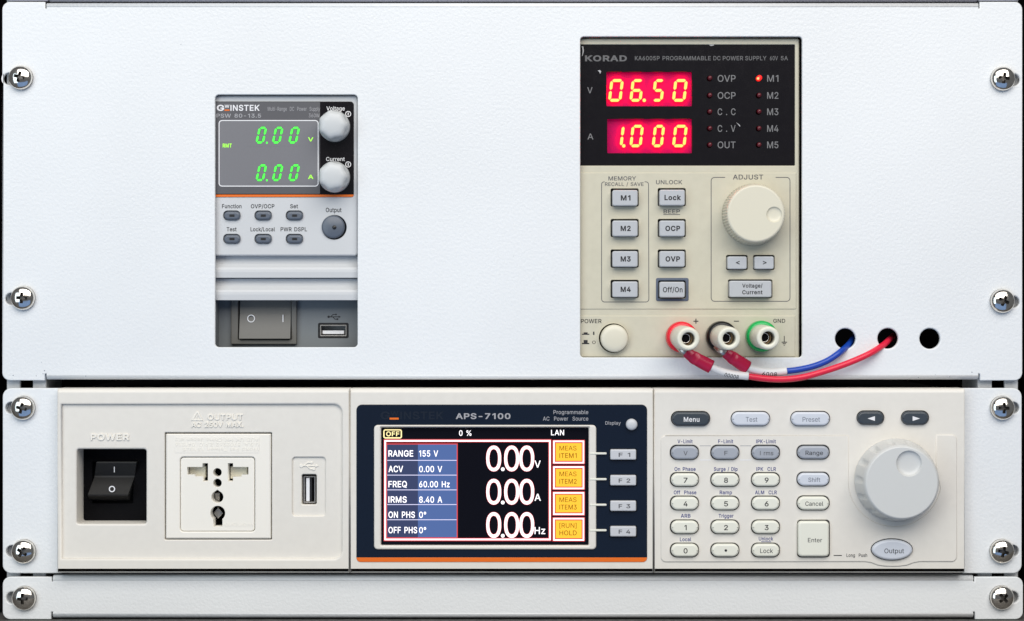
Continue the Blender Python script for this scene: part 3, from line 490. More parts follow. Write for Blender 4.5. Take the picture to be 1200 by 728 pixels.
# ------------------------------------------------------------------ folded panels
def slot(cx, cy, side):
    x0, x1 = (cx - 21.5, cx + 7) if side < 0 else (cx - 7, cx + 20.5)
    return rr(x0, cy - 6.8, x1, cy + 6.8, 6.79, 6)
def panel_bm(name, m, parent, xl, xr, bl, br, ye0, ye1, yb0, yb1, holes, R=2.2, rc=9.0, flange=14.0):
    """sheet-metal rack panel: flat ears, body with its top and bottom edges bent back"""
    rpx = R / 1000 / S
    t0, t1 = yb0 + rpx, yb1 - rpx
    g = 1.3
    outer = []
    c = rr(xl, ye0, xr, ye1, rc, 6); q = len(c) // 4
    TL, TR, BR, BL = c[:q], c[q:2 * q], c[2 * q:3 * q], c[3 * q:]
    outer += TL + [(bl - g, ye0), (bl - g, t0 + 1.5), (bl + g * .3, t0 + 1.5), (bl + g * .3, t0)]
    outer += [(br - g * .3, t0), (br - g * .3, t0 + 1.5), (br + g, t0 + 1.5), (br + g, ye0)] + TR + BR
    outer += [(br + g, ye1), (br + g, t1 - 1.5), (br - g * .3, t1 - 1.5), (br - g * .3, t1)]
    outer += [(bl + g * .3, t1), (bl + g * .3, t1 - 1.5), (bl - g, t1 - 1.5), (bl - g, ye1)] + BL
    keep = lambda x, y: bl - g * .5 < x < br + g * .5 and (abs(y - t0) < .2 or abs(y - t1) < .2)
    cx, cy = (xl + xr) / 2, (ye0 + ye1) / 2
    k = kk(0)
    bm = slab_bm([outer] + holes, cx, cy, k, 0.002, [0.00045] + [0.00075 if len(h_) == 28 else 0.00045 for h_ in holes], 3, keep=keep, y0=0.002)
    # bends and flanges
    for zz, sg in ((yb0, 1), (yb1, -1)):
        prof = []
        for i in range(9):
            a = math.pi / 2 * i / 8
            prof.append((-R + R * math.cos(a), -(zz - cy) * k * 1000 - sg * R + sg * R * math.sin(a)))
        prof.append((-flange, prof[-1][1]))
        inn = []
        r2 = R - 1.6
        for i in range(5):
            a = math.pi / 2 * i / 4
            inn.append((-R + r2 * math.cos(a), -(zz - cy) * k * 1000 - sg * R + sg * r2 * math.sin(a)))
        inn.append((-flange, inn[-1][1]))
        ring = prof + inn[::-1]
        xa, xb = (bl + g * .3 - cx) * k, (br - g * .3 - cx) * k
        A = [bm.verts.new((xa, -p[0] / 1000, p[1] / 1000)) for p in ring]
        B = [bm.verts.new((xb, -p[0] / 1000, p[1] / 1000)) for p in ring]
        fs = []
        for i in range(len(ring)):
            j = (i + 1) % len(ring)
            f = bm.faces.new((A[i], A[j], B[j], B[i])); f.smooth = i < 8; fs.append(f)
        fs.append(bm.faces.new(A)); fs.append(bm.faces.new(B[::-1]))
        bmesh.ops.recalc_face_normals(bm, faces=fs)
    return obj(name, bm_mesh(bm, name), M[m], parent, W(cx, cy, 0))

def single(o, label, cat, group=None):
    o['label'] = label; o['category'] = cat
    if group: o['group'] = group
    return o
SCREWS = [(25, 91.4, -1), (27.6, 349.3, -1), (27.6, 478, -1), (28.4, 646, -1), (28.9, 700.6, -1),
          (1174.5, 92.6, 1), (1174, 352.8, 1), (1174, 478, 1), (1173.5, 645.7, 1), (1173.3, 700, 1)]
holes = [slot(SCREWS[i][0], SCREWS[i][1] + 1, SCREWS[i][2]) for i in (0, 1, 5, 6)]
holes += [rr(252, 111, 419, 407, 4.5, 5), rr(680, 43, 940, 419, 4, 5)]
holes += [circ(990.8, 397, 12), circ(1040.6, 396.8, 12), circ(1089.8, 397, 12)]
tall = single(panel_bm('blanking_plate', 'powder', None, 2.5, 1198.2, 54, 1147, 2.2, 446, 3, 445, holes),
       'tall white textured rack panel with two rectangular cutouts and three round holes', 'rack panel', 'sheet metal rack panels')
for x, y, r in ((15.4, 440, .8), (42.5, 440.6, .6), (50.4, 438.2, .7), (52.2, 434.6, .9), (48.8, 424.6, .5), (100.4, 440.8, .6), (1139, 436.4, .7), (1113, 441.6, .6), (1096, 438.8, .5), (1076, 442.4, .6), (540, 440.6, .5), (212, 52, .45), (602, 300, .4)):
    decal('paint_chip', 'ink_soft', tall, [[(x + r * random.uniform(.6, 1.2) * math.cos(a), y + r * random.uniform(.6, 1.2) * math.sin(a)) for a in (0, 1.2, 2.5, 3.7, 5)]], .03)
holes = [slot(SCREWS[i][0], SCREWS[i][1], SCREWS[i][2]) for i in (4, 9)]
single(panel_bm('blanking_plate', 'powder', None, 3, 1199, 61.5, 1141, 676.2, 726, 674.5, 724.5, holes, R=2.4),
       'slim plain white rack panel below the wide cream unit', 'rack panel', 'sheet metal rack panels')
holes = [slot(27, -35, -1), slot(1174, -35, 1)]
single(panel_bm('blanking_plate', 'powder_grey', None, 3, 1199, 57, 1146, -68, 1.0, -69, 1.3, holes, R=2.0),
       'grey rack panel showing only its bottom edge above the tall white panel', 'rack panel', 'sheet metal rack panels')

# ------------------------------------------------------------------ screws
def screw_head():
    R, H = 5.75, 3.6
    prof = [(R * .92, 0), (R * .985, .25), (R, .6)]
    for i in range(1, 9):
        a = math.pi / 2 * i / 9
        prof.append((R * math.cos(a), .6 + (H - .6) * math.sin(a)))
    prof.append((0, H))
    bm, _ = lathe_bm([(r / 1000, h / 1000) for r, h in prof], 48)
    bmesh.ops.recalc_face_normals(bm, faces=bm.faces)
    head = bpy.data.objects.new('head', bm_mesh(bm, 'head'))
    bm = bmesh.new()                                     # tapering cross of the driver recess
    def cross(w, l): return [(w, l), (-w, l), (-w, w), (-l, w), (-l, -w), (-w, -w), (-w, -l), (w, -l), (w, -w), (l, -w), (l, w), (w, w)]
    A = [bm.verts.new((x / 1000, -1.2 / 1000, z / 1000)) for x, z in cross(.5, 1.2)]
    B = [bm.verts.new((x / 1000, -4.5 / 1000, z / 1000)) for x, z in cross(.86, 3.4)]
    for i in range(12):
        j = (i + 1) % 12; bm.faces.new((A[i], A[j], B[j], B[i]))
    bm.faces.new(A); bm.faces.new(B)
    bmesh.ops.recalc_face_normals(bm, faces=bm.faces)
    cut = bpy.data.objects.new('cut', bm_mesh(bm, 'cut'))
    COL.objects.link(head); COL.objects.link(cut)
    md = head.modifiers.new('b', 'BOOLEAN'); md.operation = 'DIFFERENCE'; md.object = cut; md.solver = 'EXACT'
    me = bpy.data.meshes.new_from_object(head.evaluated_get(bpy.context.evaluated_depsgraph_get()))
    bpy.data.objects.remove(head); bpy.data.objects.remove(cut)
    for p in me.polygons: p.use_smooth = True
    me.set_sharp_from_angle(angle=math.radians(28))
    me.materials.clear(); me.materials.append(M['steel']); me.materials.append(M['recess_shade']); me.name = 'head'
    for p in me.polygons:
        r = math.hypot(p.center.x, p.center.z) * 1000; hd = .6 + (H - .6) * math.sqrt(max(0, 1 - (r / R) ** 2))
        p.material_index = 1 if r < 3.2 and -p.center.y * 1000 < hd - .12 else 0  # cross recess gets a darker steel, its shade put into the colour
    return me
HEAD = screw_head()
bm, _ = lathe_bm([(.0027, -.018), (.0027, .0)], 20); SHANK = bm_mesh(bm, 'shank'); SHANK.materials.append(M['dull_steel'])
bm, _ = lathe_bm([(.0050, 0), (.0058, .0002), (.0058, .0007), (.0050, .0009)], 40)
WASHER = bm_mesh(bm, 'washer'); WASHER.materials.append(M['dull_steel'])
SIDE = {-1: 'on the side of the narrow supply', 1: 'on the side of the wire holes'}
ROWS = ['upper screw of the tall white panel', 'lower screw of the tall white panel', "upper screw in the cream unit's ear",
        "lower screw in the cream unit's ear", 'screw of the slim bottom panel']
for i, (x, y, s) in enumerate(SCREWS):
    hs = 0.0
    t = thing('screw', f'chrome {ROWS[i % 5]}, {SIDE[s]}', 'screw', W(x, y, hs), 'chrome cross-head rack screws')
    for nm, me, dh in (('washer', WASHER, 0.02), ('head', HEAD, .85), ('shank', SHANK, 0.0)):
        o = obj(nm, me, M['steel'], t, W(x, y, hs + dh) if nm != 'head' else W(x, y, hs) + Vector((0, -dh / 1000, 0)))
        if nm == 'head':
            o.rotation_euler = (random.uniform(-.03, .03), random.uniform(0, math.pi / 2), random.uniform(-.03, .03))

# ------------------------------------------------------------------ seven-segment digits
SEG = {'0': 'abcdef', '1': 'bc', '5': 'acdfg', '6': 'acdefg'}
def seven(ch, x0, x1, y0, y1, w, slant, gap=0.5):
    """hexagonal segments in px"""
    h = y1 - y0; cy = (y0 + y1) / 2; W_ = x1 - x0 - slant * h
    xl = (x0 + x1) / 2 - W_ / 2; xr = xl + W_
    def sk(p): return (p[0] - (p[1] - cy) * slant, p[1])
    def hs(y, a, b):
        a += gap; b -= gap
        return [sk(p) for p in ((a, y), (a + w / 2, y - w / 2), (b - w / 2, y - w / 2), (b, y), (b - w / 2, y + w / 2), (a + w / 2, y + w / 2))]
    def vs(x, a, b):
        a += gap; b -= gap
        return [sk(p) for p in ((x, a), (x + w / 2, a + w / 2), (x + w / 2, b - w / 2), (x, b), (x - w / 2, b - w / 2), (x - w / 2, a + w / 2))]
    L, R, T, B = xl + w / 2, xr - w / 2, y0 + w / 2, y1 - w / 2
    seg = {'a': hs(T, L, R), 'g': hs(cy, L, R), 'd': hs(B, L, R), 'f': vs(L, T, cy), 'b': vs(R, T, cy), 'e': vs(L, cy, B), 'c': vs(R, cy, B)}
    return [seg[c] for c in SEG[ch]]

def usb_icon(name, m, parent, x0, x1, yc, h, emboss=0.0, vertical=False):
    """three-pronged bus symbol, bulb at x0, arrow at x1"""
    L = x1 - x0; w = max(.9, L * .045)
    polys = [circ(x0 + L * .1, yc, L * .09, 14), strip([(x0 + L * .12, yc), (x1 - L * .14, yc)], w),
             [(x1, yc), (x1 - L * .17, yc - L * .08), (x1 - L * .17, yc + L * .08)],
             strip([(x0 + L * .25, yc), (x0 + L * .42, yc - L * .17), (x0 + L * .6, yc - L * .17)], w),
             circ(x0 + L * .64, yc - L * .17, L * .06, 12),
             strip([(x0 + L * .40, yc), (x0 + L * .56, yc + L * .17), (x0 + L * .70, yc + L * .17)], w),
             rr(x0 + L * .69, yc + L * .11, x0 + L * .81, yc + L * .23)]
    return decal(name, m, parent, polys, h, t=emboss)

# ================================================================== NARROW SUPPLY (green digits)
HP = -3.0
psu = thing('narrow_power_supply', 'narrow grey power supply with green digits set behind the smaller cutout of the white panel', 'power supply', W(335, 420, -60))
slab('case', 'grey_md', psu, rr(240, 108, 424, 416, 2), -180, -21, 0.5, 1)
# front moulding with wells for the buttons
fb = [(271.8, 252.8), (308.5, 252.8), (345.2, 252.8), (271.8, 280.2), (308.5, 280.2), (345.2, 280.2)]
slab('front_moulding', 'grey_lt', psu, [rr(244, 111.5, 419.6, 300, 4)] + [rr(x - 10.3, y - 5.8, x + 9.9, y + 5.2, 5) for x, y in fb] + [circ(391.8, 266.6, 14.4)], -12, HP, [.8] + [.25] * 7, 2)
slab('well_backing', 'black_pl', psu, rr(250, 240, 412, 296), -12.5, -10, 0)
slab('display_panel', 'acrylic', psu, rr(244, 119, 414.6, 228, 4, 5, (0, 1, 0, 0)), HP - .5, HP + .5, .2, 2)
slab('accent_stripe', 'orange', psu, rr(244, 228.1, 414.6, 231, 2.7, 4, (0, 0, 1, 0)), HP - .5, HP + .5, .15, 1)
slab('protective_film', 'film', psu, rr(244, 119.6, 375, 227.3, 1), HP + .51, HP + .58, 0)
slab('display_window', 'window_grey', psu, rr(256.8, 141.4, 372.8, 218.2, 3.5), HP + .58, HP + .66, 0)
ringline('window_outline', 'print_white', psu, rr(256.2, 140.8, 373.4, 218.8, 4), 1.1, HP + .75)
T = HP + .70
text('G', 254, 262.8, 123, 130, T, 'print_white', psu, .05)
text('W', 263.2, 268.8, 122.8, 126.6, T, 'print_white', psu, .04)
slab('logo_bar', 'orange', psu, rr(263, 128.4, 269, 130), T - .04, T, 0)
text('INSTEK', 270, 304.4, 123, 130, T, 'print_white', psu, .04)
text('PSW 80-13.5', 253.6, 306, 133.4, 138, T, 'print_grey', psu, .03)
text('Multi-Range  DC  Power  Supply', 313.8, 375, 125.4, 130, T, 'print_grey', psu, .0)
text('360W', 361.8, 374.6, 133.2, 137.6, T, 'print_grey', psu, .0)
text('Voltage', 382.6, 404, 124.8, 129.6, T, 'print_white', psu, .015)
text('Current', 382.2, 404, 184.2, 188.8, T, 'print_white', psu, .015)
for y in (133.7, 192.8):
    ringline('push_symbol', 'print_white', psu, circ(408, y, 3.5, 20), .9, T)
    decal('symbol_bar', 'print_white', psu, [rr(407.5, y - 1.7, 408.6, y + 1.7)], T)
for y0, y1, u in ((148.6, 168.4, 'V'), (192.6, 212.4, 'A')):
    d0 = slab('digit_display', 'window_grey', psu, rr(290, y0 - 3, 356, y1 + 3, 1), HP + .67, HP + .70, 0)
    for x0, x1 in ((299, 313.4), (318.2, 332.6), (337.4, 352)):
        slab('unlit_segments', 'led_green_back', d0, seven('0', x0 - .4, x1 + .4, y0 - .4, y1 + .4, 3.6, .22, .1), HP + .70, HP + .715, 0, islands=True)
        slab('digit', 'led_green', d0, seven('0', x0, x1, y0, y1, 2.7, .22, .45), HP + .72, HP + .80, 0, islands=True)
    slab('decimal_point', 'led_green', d0, rr(311.7, y1 - 2.2, 313.8, y1 + .2, .8), HP + .72, HP + .80, 0)
    text(u, 361, 367.2, y1 - 7.4, y1 - 2.6, T + .05, 'led_lime', psu, .03)
text('RMT', 261, 271.6, 168.4, 173, T + .05, 'led_lime', psu, .045)
def lobed(a, r, h, i):
    f = [0, 0, 0, .2, .8, 1, .9, .6, .3, 0, 0, 0][min(i, 11)]
    return r * (1 - .11 * f * (1 - math.cos(7 * a)) / 2)
for y in (148.6, 208):
    lathe('dial_knob', 'knob_lobed', psu, 392.4, y, HP + .5, [(7.3, 0), (7.35, 3), (7.3, 5), (7.2, 6), (7.05, 7.5), (6.95, 9.5), (6.8, 11), (6.4, 12), (5.4, 12.8), (3.6, 13.2), (1.6, 13.35), (0, 13.4)], 64, lobed)
names = [('Function', 260.2, 283), ('OVP/OCP', 294, 321.6), ('Set', 340, 349.2), ('Test', 265.6, 277.2), ('Lock/Local', 293.6, 322.2), ('PWR DSPL', 328.8, 359.8)]
for i, (x, y) in enumerate(fb):
    b = slab('button', 'btn_slate', psu, rr(x - 9.5, y - 5, x + 9.5, y + 5, 4.9, 6), -9, -1.2, 1.0, 4)
    slab('indicator', 'black_pl', b, rr(x - 3, y - 1.4, x + 3, y + 1.4, .5), -1.25, -1.12, 0)
    s, a, c = names[i]; yy = 239.4 if i < 3 else 266.4
    text(s, a, c, yy, yy + 4.8, HP + .06, 'ink', psu, .03)
text('Output', 381.8, 400.2, 243.6, 248.8, HP + .06, 'ink', psu, .03)
b = lathe('output_button', 'btn_slate', psu, 391.8, 266.6, -9, [(5.5, 0), (5.5, 6.4), (5.3, 7.1), (4.6, 7.5), (0, 7.75)], 40)
lathe('indicator', 'black_pl', b, 391.8, 266.6, -1.2, [(1.0, 0), (.95, .1), (0, .12)], 18)
# two louvre slats
for y in (300, 326.3):
    prism_x('louvre_slat', 'grey_lt', psu, [(y + .3, -15), (y + .3, -7.5), (y + 4, -7.4), (y + 8, -6.6), (y + 11.5, -5), (y + 13.5, -4), (y + 16, -3.5), (y + 19, -3.4), (y + 25.4, -3.6), (y + 25.8, -4.2), (y + 25.8, -15)], 244, 419.6, -4, smooth=False)
# recessed bay with mains switch and usb port
slab('bay_plate', 'grey_md', psu, [rr(244, 336, 420, 416), rr(274.5, 342, 344.5, 400, .5), rr(372.8, 378.6, 408.4, 396.4, 1.8)], -22, -15, .1, 1)
slab('bay_side', 'grey_md', psu, rr(240, 352.5, 253, 416), -15, -5, .2, 1)
sw = slab('switch_frame', 'grey_rock', psu, [rr(270.5, 334, 347.5, 403.6, 1), rr(279, 341, 341.4, 398, .5)], -15, -12.5, .4, 2)
prism_x('rocker', 'grey_rock', sw, [(341.5, -20.8), (341.5, -14.5), (368, -13.6), (396.8, -10.4), (397.2, -10.6), (397.2, -20.8)], 280.6, 340.4, -12)
slab('off_mark', 'print_white', sw, [circ(294.2, 373.4, 4.5, 24), circ(294.2, 373.4, 3.6, 24)], -14, -12.35, 0)
slab('on_mark', 'print_white', sw, rr(331.1, 369, 332.1, 377.6), -14, -12.35, 0)
def usb_port(parent, x0, y0, x1, y1, h, tall):
    p = slab('usb_port', 'black_pl', parent, [rr(x0, y0, x1, y1, 1.8), rr(x0 + 2.2, y0 + 2.2, x1 - 2.2, y1 - 2.2, 1.2)], h - 4, h + .15, .2, 1)
    slab('shell', 'dull_steel', p, [rr(x0 + 2.3, y0 + 2.3, x1 - 2.3, y1 - 2.3, 1.2), rr(x0 + 3.6, y0 + 3.6, x1 - 3.6, y1 - 3.6, .6)], h - 9, h + .35, .12, 1)
    slab('port_floor', 'black_pl', p, rr(x0 + 2.4, y0 + 2.4, x1 - 2.4, y1 - 2.4), h - 10, h - 8.5, 0)
    return p
p = usb_port(psu, 372.6, 378.4, 408.6, 396.6, -15, False)
slab('tongue', 'print_white', p, rr(378, 387.5, 403, 391.5), -22, -16, .1, 1)
usb_icon('usb_symbol', 'ink', psu, 383.5, 399.5, 371.4, -14.9)

# ================================================================== BENCH SUPPLY (red digits)
HB = -3.6
ben = thing('bench_power_supply', 'beige bench power supply with red digits and three binding posts behind the larger cutout', 'power supply', W(808, 424, -80))
slab('case', 'beige', ben, rr(664, 40, 936, 423, 2), -200, -20, .5, 1)
slab('bezel', 'beige', ben, [rr(664, 44.8, 936.8, 423, 2.5), rr(667, 52.3, 931.6, 194.2, 1), rr(672, 206, 929, 358), circ(719, 396.4, 18)], -14, HB, [.7, .4, 0, 0], 3)
win = slab('display_window', 'acrylic', ben, [rr(667.2, 52.5, 931.4, 194, 1), rr(710.6, 84, 811, 124.6, 1), rr(711.6, 139, 811, 179.6, 1)] + [circ(x, y, 3.4, 16) for x in (831.3, 888.8) for y in (92.3, 112.3, 131.4, 151.0, 170.2)], -10, HB - .5, [.2] + [0.0] * 12, 1)
T = HB - .42
for word, a, c, f in (('KORAD', 685.6, 734.6, 'x'), ('KA6005P', 744, 773, ''), ('PROGRAMMABLE', 776.4, 833, ''), ('DC', 836, 844.4, ''), ('POWER', 847, 871, ''), ('SUPPLY', 873.2, 898.2, ''), ('60V', 902.2, 911.6, ''), ('5A', 915, 923.4, '')):
    y0, y1 = (65, 72) if f else (65.8, 70.8)
    text(word, a, c, y0, y1, T, 'print_dim', ben, .06 if f else .025)
text('V', 688.2, 694.4, 102.2, 109.4, T, 'print_mid', ben, .01)
text('A', 688.4, 695.4, 156.6, 163.6, T, 'print_mid', ben, .01)
for txts, y0, y1, yy0, yy1 in ((('0', '6', '5', '0'), 92.8, 119.2, 84, 124.6), (('1', '0', '0', '0'), 146.4, 172.6, 139, 179.6)):
    cell = slab('led_display', 'led_cell', ben, rr(709.6, yy0 - 1, 812, yy1 + 1), -9, -7.0, 0)
    xs = ((712.4, 731.2), (737.4, 754.8), (763.6, 779.6), (787.4, 806.2))
    for ch, (a, c) in zip(txts, xs):
        if ch == '1': a, c = 716, 732.4
        slab('digit', 'led_red', cell, seven(ch, a, c, y0, y1, 3.3, .12, .55), -5.6, -5.2, 0, islands=True)
    dx = 755 if txts[0] == '0' else 731
    slab('decimal_point', 'led_red', cell, circ(dx, y1 - 1.6, 2.0, 12), -5.6, -5.2, 0)
rows = (92.3, 112.3, 131.4, 151.0, 170.2)
for s, y in zip(('OVP', 'OCP', 'C . C', 'C . V', 'OUT'), rows):
    text(s, 841, 862, y - 4.2, y + 3.6, T, 'print_mid', ben, .012)
    lathe('indicator_led', 'led_off', ben, 831.3, y, -8, [(1.25, 0), (1.25, 3.2), (.95, 3.9), (0, 4.2)], 18)
for i, y in enumerate(rows):
    text('M%d' % (i + 1), 899, 912.2, y - 4.2, y + 3.6, T, 'print_mid', ben, .012)
    il = lathe('indicator_led', 'led_on' if i == 0 else 'led_off', ben, 888.8, y, -8, [(1.3, 0), (1.3, 3.8), (1.05, 4.5), (0, 4.9)] if i == 0 else [(1.25, 0), (1.25, 3.2), (.95, 3.9), (0, 4.2)], 18,
          label='brightly lit red indicator beside M1' if i == 0 else None)
    if i == 0: lathe('lit_core', 'led_core', il, 888.4, y - .2, -3.4, [(.62, 0), (.55, .3), (0, .45)], 18)
# torn film scraps along the window's edge, plus one painted glare spot
for pts in ([(681.6, 54.5), (683.6, 54.4), (684.2, 60), (682.8, 65.6), (682, 65.8), (682.8, 60), (682.4, 56.4)], [(829, 51.4), (835, 52.2), (837.8, 51.2), (836, 53.6), (833, 54)], [(862.6, 143.6), (865, 145), (867.2, 147), (867.6, 148.2), (866.6, 148.2), (865, 146)], [(700.4, 82.8), (703, 82.2), (704.6, 83.8), (703.4, 86.6), (702.2, 84.4)]):
    decal('film_glare_fleck', 'film_glare', ben, [pts], HB - .30)
# two raised fields of the front
KB = [(732.6, y) for y in (232, 267.8, 303.6, 339.2)] + [(787.8, y) for y in (231.6, 267.8, 303.6, 339.6)]
hs = [rr(x - 17.0, y - 11.1, x + 15.9, y + 10.2, 2) for x, y in KB]
hs += [rr(851, 298.9, 876.3, 316.6, 2), rr(882.6, 298.9, 907.8, 316.6, 2), rr(853.2, 327.6, 905.2, 349.6, 2)]
slab('control_field', 'beige', ben, [rr(664, 202.4, 933.2, 362.6, 1.5)] + hs, -12, HB + .35, [.35] + [.15] * 11, 2)
slab('button_backing', 'black_pl', ben, circ(719, 396.4, 18.5), -12, -9, 0)
slab('control_backing', 'black_pl', ben, rr(668, 206, 930, 360), -12.5, -8.4, 0)
slab('terminal_field', 'beige', ben, [rr(664, 370, 932, 418.6, 1.5), circ(719, 396.4, 17.2)], HB - 4, HB + .35, .35, 2)
F = HB + .42
for s, a, c, y0, y1 in (('MEMORY', 713, 745.4, 206.8, 211.6), ('RECALL / SAVE', 709, 754.2, 213.8, 218), ('UNLOCK', 768.8, 799.6, 211.2, 216), ('BEEP', 777.6, 796.8, 245.6, 250.2), ('ADJUST', 858.8, 894.4, 204.8, 210.4)):
    text(s, a, c, y0, y1, F, 'ink_grey', ben, .02)
decal('underline', 'ink_grey', ben, [rr(777.4, 251.2, 797, 251.9)], F)
def arc(cx, cy, r, a0, a1, n=5): return [(cx + r * math.cos(math.radians(a0 + (a1 - a0) * i / n)), cy + r * math.sin(math.radians(a0 + (a1 - a0) * i / n))) for i in range(n + 1)]
mb = [(708.6, 213.2)] + arc(708, 216.2, 3, 270, 180) + arc(708.4, 350.6, 3.4, 180, 90) + arc(757, 350.6, 3.4, 90, 0) + arc(757, 216.2, 3, 360, 270) + [(755.4, 213.2)]
decal('group_outline', 'ink_grey', ben, [strip(mb, .8)], F)
ab = [(849.8, 208)] + arc(837.4, 212, 4, 270, 180) + arc(837.4, 349.2, 4, 180, 90) + arc(921.8, 349.2, 4, 90, 0) + arc(921.8, 212, 4, 360, 270) + [(909, 208)]
decal('group_outline', 'ink_grey', ben, [strip(ab, .8)], F)
BT = 1.2
def key(x, y, s, w=29.6, h=18.6, fs=None, bold=.03):
    b = slab('key', 'btn_grey', ben, rr(x - w / 2, y - h / 2, x + w / 2, y + h / 2, 2.2, 4), -8.3, BT, .55, 3)
    return b
for (x, y), s, tw in zip(KB, ('M1', 'M2', 'M3', 'M4', 'Lock', 'OCP', 'OVP', 'Off/On'), (11.4, 11.8, 11.8, 11.8, 19.4, 17.4, 17, 23)):
    b = key(x, y, s)
    text(s, x - tw / 2 + .6, x + tw / 2 + .6, y - 3.1, y + 3.1, BT + .05, 'ink', b, .03 if s == 'Off/On' else .06)
slab('key_surround', 'frame_blue', ben, [rr(768.8, 325.8, 807, 353, 2), rr(771.4, 328.8, 803.6, 350.2, 2)], HB + .3, HB + .75, .2, 1)
for x, s in ((864, '<'), (895.6, '>')):
    b = key(x, 308, s, 22.6, 15); text(s, x - 1.6, x + 2.8, 304.6, 310.2, BT + .05, 'ink', b, .03)
b = key(879.6, 338.8, '', 49.4, 19.4)
text('Voltage/', 869.8, 893.6, 332.6, 337.2, BT + .05, 'ink', b, .04); text('Current', 869.8, 893.6, 340.2, 345, BT + .05, 'ink', b, .04)
def knurl(a, r, h, i):
    return r * (1 - (.055 if i in (2, 3, 4) else 0) * (.5 + .5 * math.cos(64 * a)))
knob('adjust_knob', 'beige_knob', ben, 882.2, 251.8, HB + .35, [(13.9, 0), (14.7, .3), (14.7, 1.2), (14.3, 7), (14.0, 10.4), (13.6, 11.6), (13.1, 12.2), (12.6, 12.4)], 256, knurl, (21.4, 1.2, 3.75, 1.0))
# power push button
ringline('button_rim', 'beige', ben, circ(719, 396.4, 19.4, 40), 2.0, HB + .5)
lathe('power_button', 'beige_knob', ben, 719, 396.4, -8, [(6.55, 0), (6.55, 7.6), (6.4, 8.3), (5.8, 8.8), (4, 9.1), (0, 9.3)], 44)
text('POWER', 680.8, 705, 374, 378.8, F, 'ink', ben, .02)
decal('pressed_symbol', 'ink', ben, [rr(682, 391.2, 690.6, 392.4), rr(684, 389.6, 688.6, 391.2)], F)
decal('released_symbol', 'ink', ben, [rr(682, 402, 690.6, 403.4), rr(684, 398.6, 688.6, 402)], F)
text('I', 695, 696.6, 388.8, 392.6, F, 'ink', ben, .02); text('O', 694, 698, 399.4, 403.2, F, 'ink', ben, .01)
decal('plus_mark', 'ink', ben, [rr(812.6, 376, 818.4, 377.1), rr(815, 373.6, 816.1, 379.4)], F)
decal('minus_mark', 'ink', ben, [rr(860, 376, 866, 377)], F)
text('GND', 906.2, 920.2, 373.8, 378.4, F, 'ink', ben, .02)
decal('earth_mark', 'ink', ben, [rr(918.6, 393.8, 919.5, 400.6), rr(916, 400.6, 922.2, 401.6), rr(917.2, 402.4, 921, 403.3), rr(918.4, 404.2, 919.8, 405)], F)
POSTS = [(797.6, 394.8, 'red_pl', 'red-ringed binding post'), (844.4, 394.4, 'collar_black', 'black-ringed binding post'), (891.2, 393.8, 'green_pl', 'green-ringed binding post')]
for x, y, cm, lb in POSTS:
    p = lathe('binding_post', 'dull_steel', ben, x, y, HB + .3, [(2.4, 0), (2.4, 8), (2.3, 14)], 24, label=lb)
    c = lathe('collar', cm, p, x, y, HB + .36, [(7.2, 0), (7.4, .8), (7.35, 4.2), (6.9, 5.3), (5.9, 5.7), (3, 5.7)], 44, cap=False)
    h0 = HB + 6.4
    q = lathe('cap', 'post', p, x, y, h0, [(2.6, 0), (5.3, 0), (5.6, .5), (5.6, 6), (5.5, 18), (5.4, 20.0), (5.1, 20.8), (4.6, 21.0), (3.25, 21.0), (3.05, 20.6), (3.02, 13)], 48, cap=False)
    s1 = lathe('bore', 'tan', p, x, y, h0 + 12.8, [(0, 0), (2.9, .02), (2.98, 7.4)], 36, cap=False)
    s2 = lathe('socket', 'steel', p, x, y, h0 + 12.2, [(2.3, 0), (2.3, 6.2), (2.2, 6.5), (2.0, 6.5), (1.92, 6.2)], 36, cap=False)
    s3 = lathe('socket_core', 'black_void', p, x, y, h0 + 12.2, [(1.95, .2), (1.93, 6.1), (0, 6.15)], 24)
    piv = W(x, y, HB + 4)
    p.rotation_euler = (0, 0, math.radians(2.2 if x > 880 else 4.0))
    p.rotation_euler.x = math.radians(1.5)

